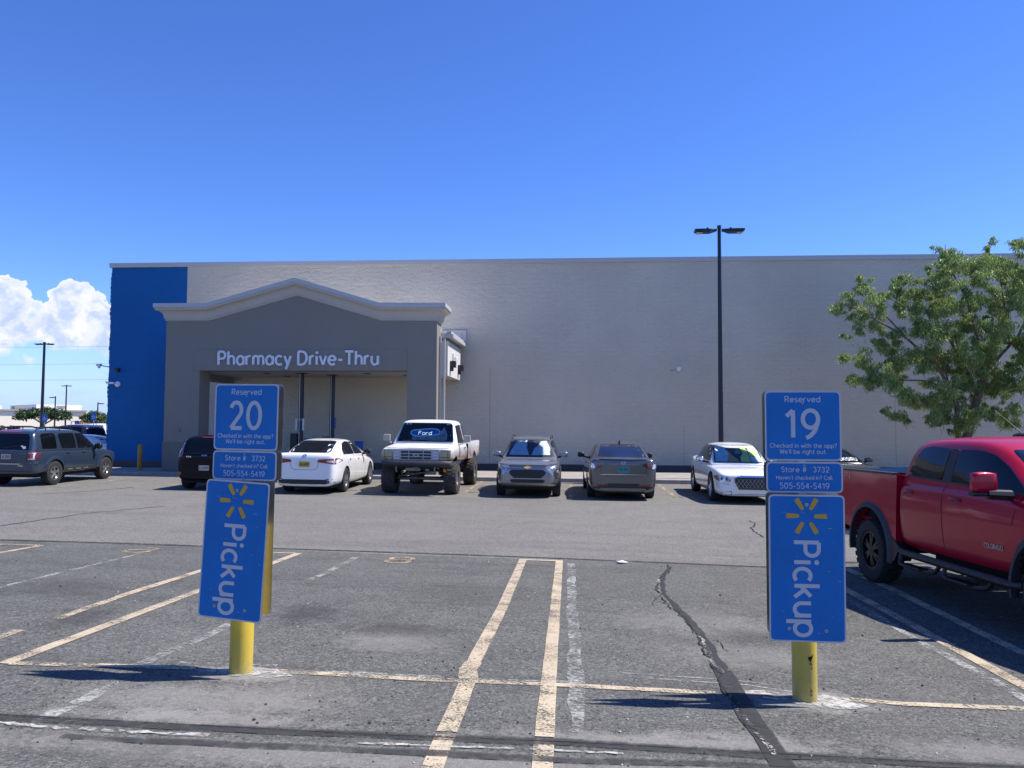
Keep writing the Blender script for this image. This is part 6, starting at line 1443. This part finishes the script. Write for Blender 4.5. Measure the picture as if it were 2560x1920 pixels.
    bm=bmesh.new(); tube(bm,[(wb-1.6,-.4,.76),(wb,-.62,.47)],.03,8); tube(bm,[(wb-1.6,.4,.76),(wb,.62,.47)],.03,8); tube(bm,[(0,0,.47),(1.4,0,.7)],.035,8); link('radius_arm',bm,M['rusty'],c.root,smooth=True)
    bm=bmesh.new(); box(bm,1.4,4.1,-.38,.38,.70,.95); link('engine_and_gearbox',bm,M['underbody'],c.root)
    c.patch('turn_signal',[(-.98,.6),(-.93,.6),(-.93,.68),(-.98,.68)],'F',M['orange'],r=.01) if False else None
    bm=bmesh.new(); box(bm,4.0,4.05,.70,.76,.66,.76,bev=.01); link('turn_signal',bm,M['orange'],c.root)
    # square door mirrors
    for sg in (1,-1):
        bm=bmesh.new(); box(bm,2.82,2.92,sg*1.16-.10,sg*1.16+.10,1.50,1.70,bev=.02); o=link('mirror',bm,mat('beige_plastic',(.4,.37,.3),.5) if sg==1 else bpy.data.materials['beige_plastic'],c.root)
        bm=bmesh.new(); tube(bm,[(2.85,sg*.93,1.40),(2.87,sg*1.05,1.46),(2.87,sg*1.14,1.50)],.014,6); link('mirror_arm',bm,M['steel'],o,smooth=True)
    c.gaps([[(1.93,1.42),(1.93,.9)],[(3.02,1.40),(3.0,.9)],[(1.40,1.40),(1.40,.9)],[(-1.1,1.25),(1.36,1.25)]],w=.014)
    c.handle(2.1,1.3,M['blackplastic'])
    c.line([(-.93,1.33),(-.86,1.335),(.86,1.335),(.93,1.33)],'F',.012)
    c.root.scale=(1,1.06,1)
    reposition(c,-4.27,25.95,268.8,wb,.86,1,1.06)
oldpickup()
# ---- big red pickup, right edge ----
def colorado():
    c=Car('pickup_truck',P_red,'large red crew-cab pickup with black wheels at the right edge','pickup truck')
    r=.405; wb=3.26
    low=[(.68,.90,.52,1.25,.03),(.70,.915,.5,1.28,.03),(1.2,.93,.49,1.295,.04),(2.0,.935,.49,1.285,.04),(2.6,.935,.5,1.27,.05),(3.2,.93,.52,1.24,.06),(3.8,.92,.55,1.2,.07),(4.05,.88,.58,1.12,.07),(4.15,.75,.62,1.02,.06),(4.18,.5,.68,.94,.05)]
    gh=[(.60,.80,.60,1.30,1.24),(.615,.83,.64,1.46,1.24),(.69,.85,.665,1.69,1.24),(.80,.86,.675,1.76,1.24),(1.14,.87,.685,1.79,1.24),(1.75,.875,.685,1.795,1.23),(2.1,.88,.68,1.77,1.23),(2.38,.88,.675,1.69,1.22),(2.78,.88,.73,1.46,1.21),(3.1,.87,.78,1.26,1.2),(3.2,.85,.78,1.2,1.18)]
    def bed(bm):
        x0,x1,w=-1.14,.64,.925; z0=.62; zt=1.36
        for sg in (1,-1):
            arch=[(.49*math.cos(R(t)),r+.03+.49*math.sin(R(t))) for t in range(180-18,12,-8)]
            out=[(x1,z0-.1),(x1,zt),(x0,zt),(x0,z0+.08),(-.50,z0+.0)]+arch+[(.50,z0-.1)]
            lo=[];li=[]
            for p in out:
                tw=.0 if p[1]<1.1 else (p[1]-1.1)*.15
                lo.append(bm.verts.new((p[0],sg*(w-tw),p[1]))); li.append(bm.verts.new((p[0],sg*(w-.1),p[1])))
            f=bm.faces.new(lo); bm.faces.new(li)
            for i in range(len(out)): bm.faces.new((lo[i],lo[(i+1)%len(out)],li[(i+1)%len(out)],li[i]))
        box(bm,x0,x1,-w+.1,w-.1,z0+.12,z0+.16); box(bm,x0,x0+.06,-w+.1,w-.1,z0+.16,zt-.01); box(bm,x1-.06,x1,-w+.1,w-.1,z0+.16,zt-.01)
    c.body(low,gh,1.24,[(wb,r+.03,.49,.93)],ed=.05,extra=bed)
    for x in (0,wb):
        for sg in (1,-1): c.wheel(x,sg*.81,.385,w=.26,rim=.60,spokes=6,style='darkalloy',knob=True,double=True)
    # bed rails
    for sg in (1,-1):
        bm=bmesh.new(); box(bm,-1.12,.63,sg*.89-.045,sg*.89+.035,1.356,1.382,bev=.008); link('bed_rail',bm,M['greyplastic'],c.root)
    P_=lambda n,poly,m_,**k:c.sides(n,poly,m_,**k)
    P_('side_window',[(.80,1.375),(1.52,1.32),(1.53,1.675),(1.14,1.70),(.95,1.675),(.86,1.54)],M['glass2'],r=.05,off=.006)
    P_('door_pillar_trim',[(1.535,1.32),(1.70,1.31),(1.68,1.67),(1.545,1.68)],M['blackplastic'],r=.01,off=.005)
    P_('side_window',[(1.71,1.31),(2.84,1.295),(2.80,1.34),(2.52,1.51),(2.28,1.62),(2.05,1.665),(1.70,1.67)],M['glass2'],r=.05,off=.006)
    P_('window_trim',[(.80,1.345),(2.84,1.27),(2.84,1.29),(.80,1.37)],M['blackplastic'],r=.005,off=.007)
    c.patch('windshield',[(-.74,1.2),(.74,1.2),(.6,1.68),(-.6,1.68)],'F',M['glass'],r=.05)
    c.patch('rear_window',[(-.55,1.34),(.55,1.34),(.5,1.66),(-.5,1.66)],'B',M['glass2'],r=.05)
    c.gaps([[(.72,1.26),(.73,.9),(.80,.62),(.88,.54)],[(1.62,1.30),(1.64,.8),(1.65,.52)],[(2.84,1.27),(2.78,1.0)]],w=.011)
    c.gaps([[(.9,.545),(2.7,.53)]],w=.012)
    # handles: flat cup, recess shade put into a darker red, with a pull
    for x,z in ((.93,1.165),(1.87,1.15)):
        c.sides('handle_cup',[(x-.1,z-.035),(x+.1,z-.035),(x+.1,z+.035),(x-.1,z+.035)],paintmat('shaded_red_recess',(.25,.006,.018),.15,.35) if 'shaded_red_recess' not in bpy.data.materials else bpy.data.materials['shaded_red_recess'],r=.034,off=.002,depth=.002)
        c.handle(x,z+.01,None,.2)
    for xx in (0,wb): c.flare(xx,r+.03,.49,.565,-14,190,M['greyplastic'],.032,y=.925)
    c.write('COLORADO','R',2.5,.75,.042,.007,.28,M['steel']); c.write('Z71','R',-.72,1.24,.07,.014,.26,M['steel']); c.write('DURAMAX','R',3.46,1.12,.04,.008,.26,M['chrome'])
    # side steps
    for sg in (1,-1):
        bm=bmesh.new(); y=sg*.93
        tube(bm,[(.62,y*.95,.50),(.85,y,.475),(2.75,y,.455),(2.88,y*.97,.47)],.043,12)
        for x0 in (.88,1.78):
            tube(bm,[(x0-.1,y,.46),(x0-.1,y+sg*.02,.36),(x0-.04,y+sg*.03,.345),(x0+.45,y+sg*.03,.335),(x0+.62,y+sg*.01,.36),(x0+.70,y,.44)],.024,8)
            box(bm,x0,x0+.42,y+sg*.03-.06,y+sg*.03+.06,.345,.365,bev=.006)
        link('side_step',bm,M['blackplastic'],c.root,smooth=True,angle=40)
    bm=bmesh.new(); tube(bm,[(-.15,-.62,.48),(-.75,-.66,.50),(-1.05,-.80,.50)],.045,14); link('exhaust_pipe',bm,M['steel'],c.root,smooth=True)
    bm=bmesh.new(); box(bm,-1.30,-1.12,-.88,.88,.5,.72,bev=.03); link('rear_bumper',bm,M['blackplastic'],c.root)
    bm=bmesh.new()
    for sg in (1,-1): box(bm,-1.1,3.9,sg*.4-.05,sg*.4+.05,.42,.56)
    box(bm,1.1,3.8,-.7,.7,.40,.56); tube(bm,[(0,-.7,r),(0,.7,r)],.06,10); link('underbody',bm,M['underbody'],c.root)
    bm=bmesh.new(); box(bm,-.48,.5,-.80,.80,.56,1.1); link('inner_wheel_housing',bm,M['well'],c.root)
    for sg in (1,-1):
        bm=bmesh.new(); pl=[(.50,.34),(.60,.34),(.74,.52),(.56,.62)]
        a=[bm.verts.new((p[0],sg*.93,p[1])) for p in pl]; b=[bm.verts.new((p[0],sg*.72,p[1])) for p in pl]; bm.faces.new(a); bm.faces.new(b)
        for i in range(4): bm.faces.new((a[i],a[(i+1)%4],b[(i+1)%4],b[i]))
        link('mud_guard',bm,M['blackplastic'],c.root)
    for sg in (1,-1):
        bm=bmesh.new(); bmesh.ops.create_cube(bm,size=1); bmesh.ops.subdivide_edges(bm,edges=bm.edges[:],cuts=4,use_grid_fill=True)
        for v in bm.verts:
            cc=v.co*2; n=cc.normalized(); q=cc*.62+n*.45; v.co=Vector((q.x*.045,q.y*.115,q.z*.09))
        o=link('mirror',bm,P_red,c.root,smooth=True); o.location=(2.68,sg*1.12,1.385)
        bm=bmesh.new(); box(bm,-.05,.05,-.13,.13,-.13,-.09,bev=.02); tube(bm,[(.02,-sg*.02,-.11),(.04,-sg*.24,-.12)],[.045,.05],8); link('mirror_base',bm,M['blackplastic'],o,smooth=True,angle=40)
    h,n=c.cast('T',1.4,.15); bm=bmesh.new(); bmesh.ops.create_icosphere(bm,subdivisions=3,radius=1)
    for v in bm.verts: v.co=Vector((h.x+v.co.x*.13,h.y+v.co.y*.06,h.z+max(0,v.co.z)*.045))
    link('antenna_base',bm,M['blackplastic'],c.root,smooth=True)
    h,n=c.cast('T',3.6,-.7); 
    bm=bmesh.new(); tube(bm,[(1.45,.15,1.83),(.95,.15,2.12)],[.006,.003],6); link('antenna',bm,M['blackplastic'],c.root)
    for sg in (1,-1): c.patch('headlight',[(sg*.6,.9),(sg*.85,.9),(sg*.84,1.05),(sg*.6,1.05)],'F',M['lampdark'],r=.03)
    c.patch('grille',[(-.55,.75),(.55,.75),(.55,1.0),(-.55,1.0)],'F',M['blackplastic'],r=.03)
    reposition(c,4.80,10.45,275.5,wb,.81,1.03)
colorado()
# ---- parked vehicles far behind, past the end of the wall ----
def far_pickup(paint,label,pxr,D,heading,rack=False):
    c=Car('pickup_truck',paint,label,'pickup truck')
    low=[(-1.2,.85,.6,1.25,.03),(-1.15,.98,.55,1.27,.03),(1.2,1.0,.5,1.27),(2.6,1.0,.5,1.27),(3.6,.98,.52,1.25),(4.3,.95,.55,1.2),(4.6,.8,.6,1.1),(4.66,.5,.7,1.0)]
    gh=[(.9,.85,.7,1.27,1.2),(.93,.88,.72,1.6,1.2),(1.05,.9,.73,1.86,1.2),(1.7,.92,.74,1.92,1.2),(2.6,.92,.73,1.88,1.2),(2.9,.92,.74,1.75,1.2),(3.3,.9,.8,1.4,1.2),(3.5,.88,.8,1.25,1.18)]
    c.body(low,gh,1.2,[(0,.42,.5,1.0),(3.6,.42,.5,1.0)]); c.wheels(0,3.6,.86,.42,w=.28,style='darkalloy')
    c.sides('side_window',[(1.15,1.34),(1.95,1.32),(1.95,1.78),(1.3,1.76)],M['glass2'],r=.04); c.sides('side_window',[(2.05,1.32),(3.2,1.30),(2.8,1.68),(2.05,1.78)],M['glass2'],r=.04)
    c.patch('rear_window',[(-.62,1.36),(.62,1.36),(.58,1.8),(-.58,1.8)],'B',M['glass2'],r=.04); c.patch('windshield',[(-.75,1.3),(.75,1.3),(.62,1.82),(-.62,1.82)],'F',M['glass2'],r=.04)
    for sg in (1,-1): c.patch('tail_light',[(sg*.85,.9),(sg*.96,.9),(sg*.96,1.2),(sg*.85,1.2)],'B',M['lampred'],r=.02)
    c.mirror(3.0,1.12,1.42,M['chrome'] if not rack else paint); c.under(-.8,4.2,.8,.35,.55); c.handle(1.25,1.2,M['chrome']); c.handle(2.3,1.2,M['chrome'])
    if rack:
        bm=bmesh.new()
        for x in (-1.0,.85):
            for sg in (1,-1): tube(bm,[(x,sg*.92,1.27),(x,sg*.9,2.05)],.025,6)
            tube(bm,[(x,-.9,2.05),(x,.9,2.05)],.025,6)
        for sg in (1,-1): tube(bm,[(-1.0,sg*.9,2.05),(3.2,sg*.9,2.05)],.025,6)
        link('ladder_rack',bm,M['blackplastic'],c.root)
    x,y=bear(pxr,D); reposition(c,x,y,heading,3.6,.86); return c
far_pickup(P_navy,'dark plum pickup parked side-on beyond the blue-grey suv',285,42,178)
far_pickup(P_white,'white pickup with black ladder rack beside the blue wall edge',226,60,100,True)
def far_car(paint,label,px,D,heading,name='sedan'):
    c=Car(name,paint,label)
    low=[(-1.0,.6,.42,.95,.05),(-.95,.85,.3,1.0),(.6,.9,.22,.98),(2.4,.9,.22,.95),(3.2,.86,.25,.85),(3.6,.6,.3,.7)]
    gh=[(-.6,.7,.6,1.0,.97),(.0,.8,.62,1.32,.95),(.8,.82,.62,1.44,.95),(1.5,.82,.62,1.40,.95),(2.3,.8,.68,1.05,.93),(2.5,.78,.68,.97,.9)]
    c.body(low,gh,.95,[(0,.33,.38,.9),(2.7,.33,.38,.9)]); c.wheels(0,2.7,.79,.33)
    c.sides('side_window',[(.1,1.05),(2.0,1.02),(1.4,1.33),(.5,1.33)],M['glass2'],r=.05); c.patch('windshield',[(-.66,1.0),(.66,1.0),(.56,1.36),(-.56,1.36)],'F',M['glass2'],r=.04); c.patch('rear_window',[(-.6,1.04),(.6,1.04),(.52,1.36),(-.52,1.36)],'B',M['glass2'],r=.04)
    c.mirror(1.9,1.0,1.05,M['blackplastic']); c.under(-.6,3.1,.7,.18,.3)
    x,y=bear(px,D); reposition(c,x,y,heading,2.7,.8)
far_car(P_white,'white car with black mirror past the nose of the blue-grey suv',258,39,182)
far_car(P_silver,'pale silver car roof at the far left behind the suv',5,50,150)
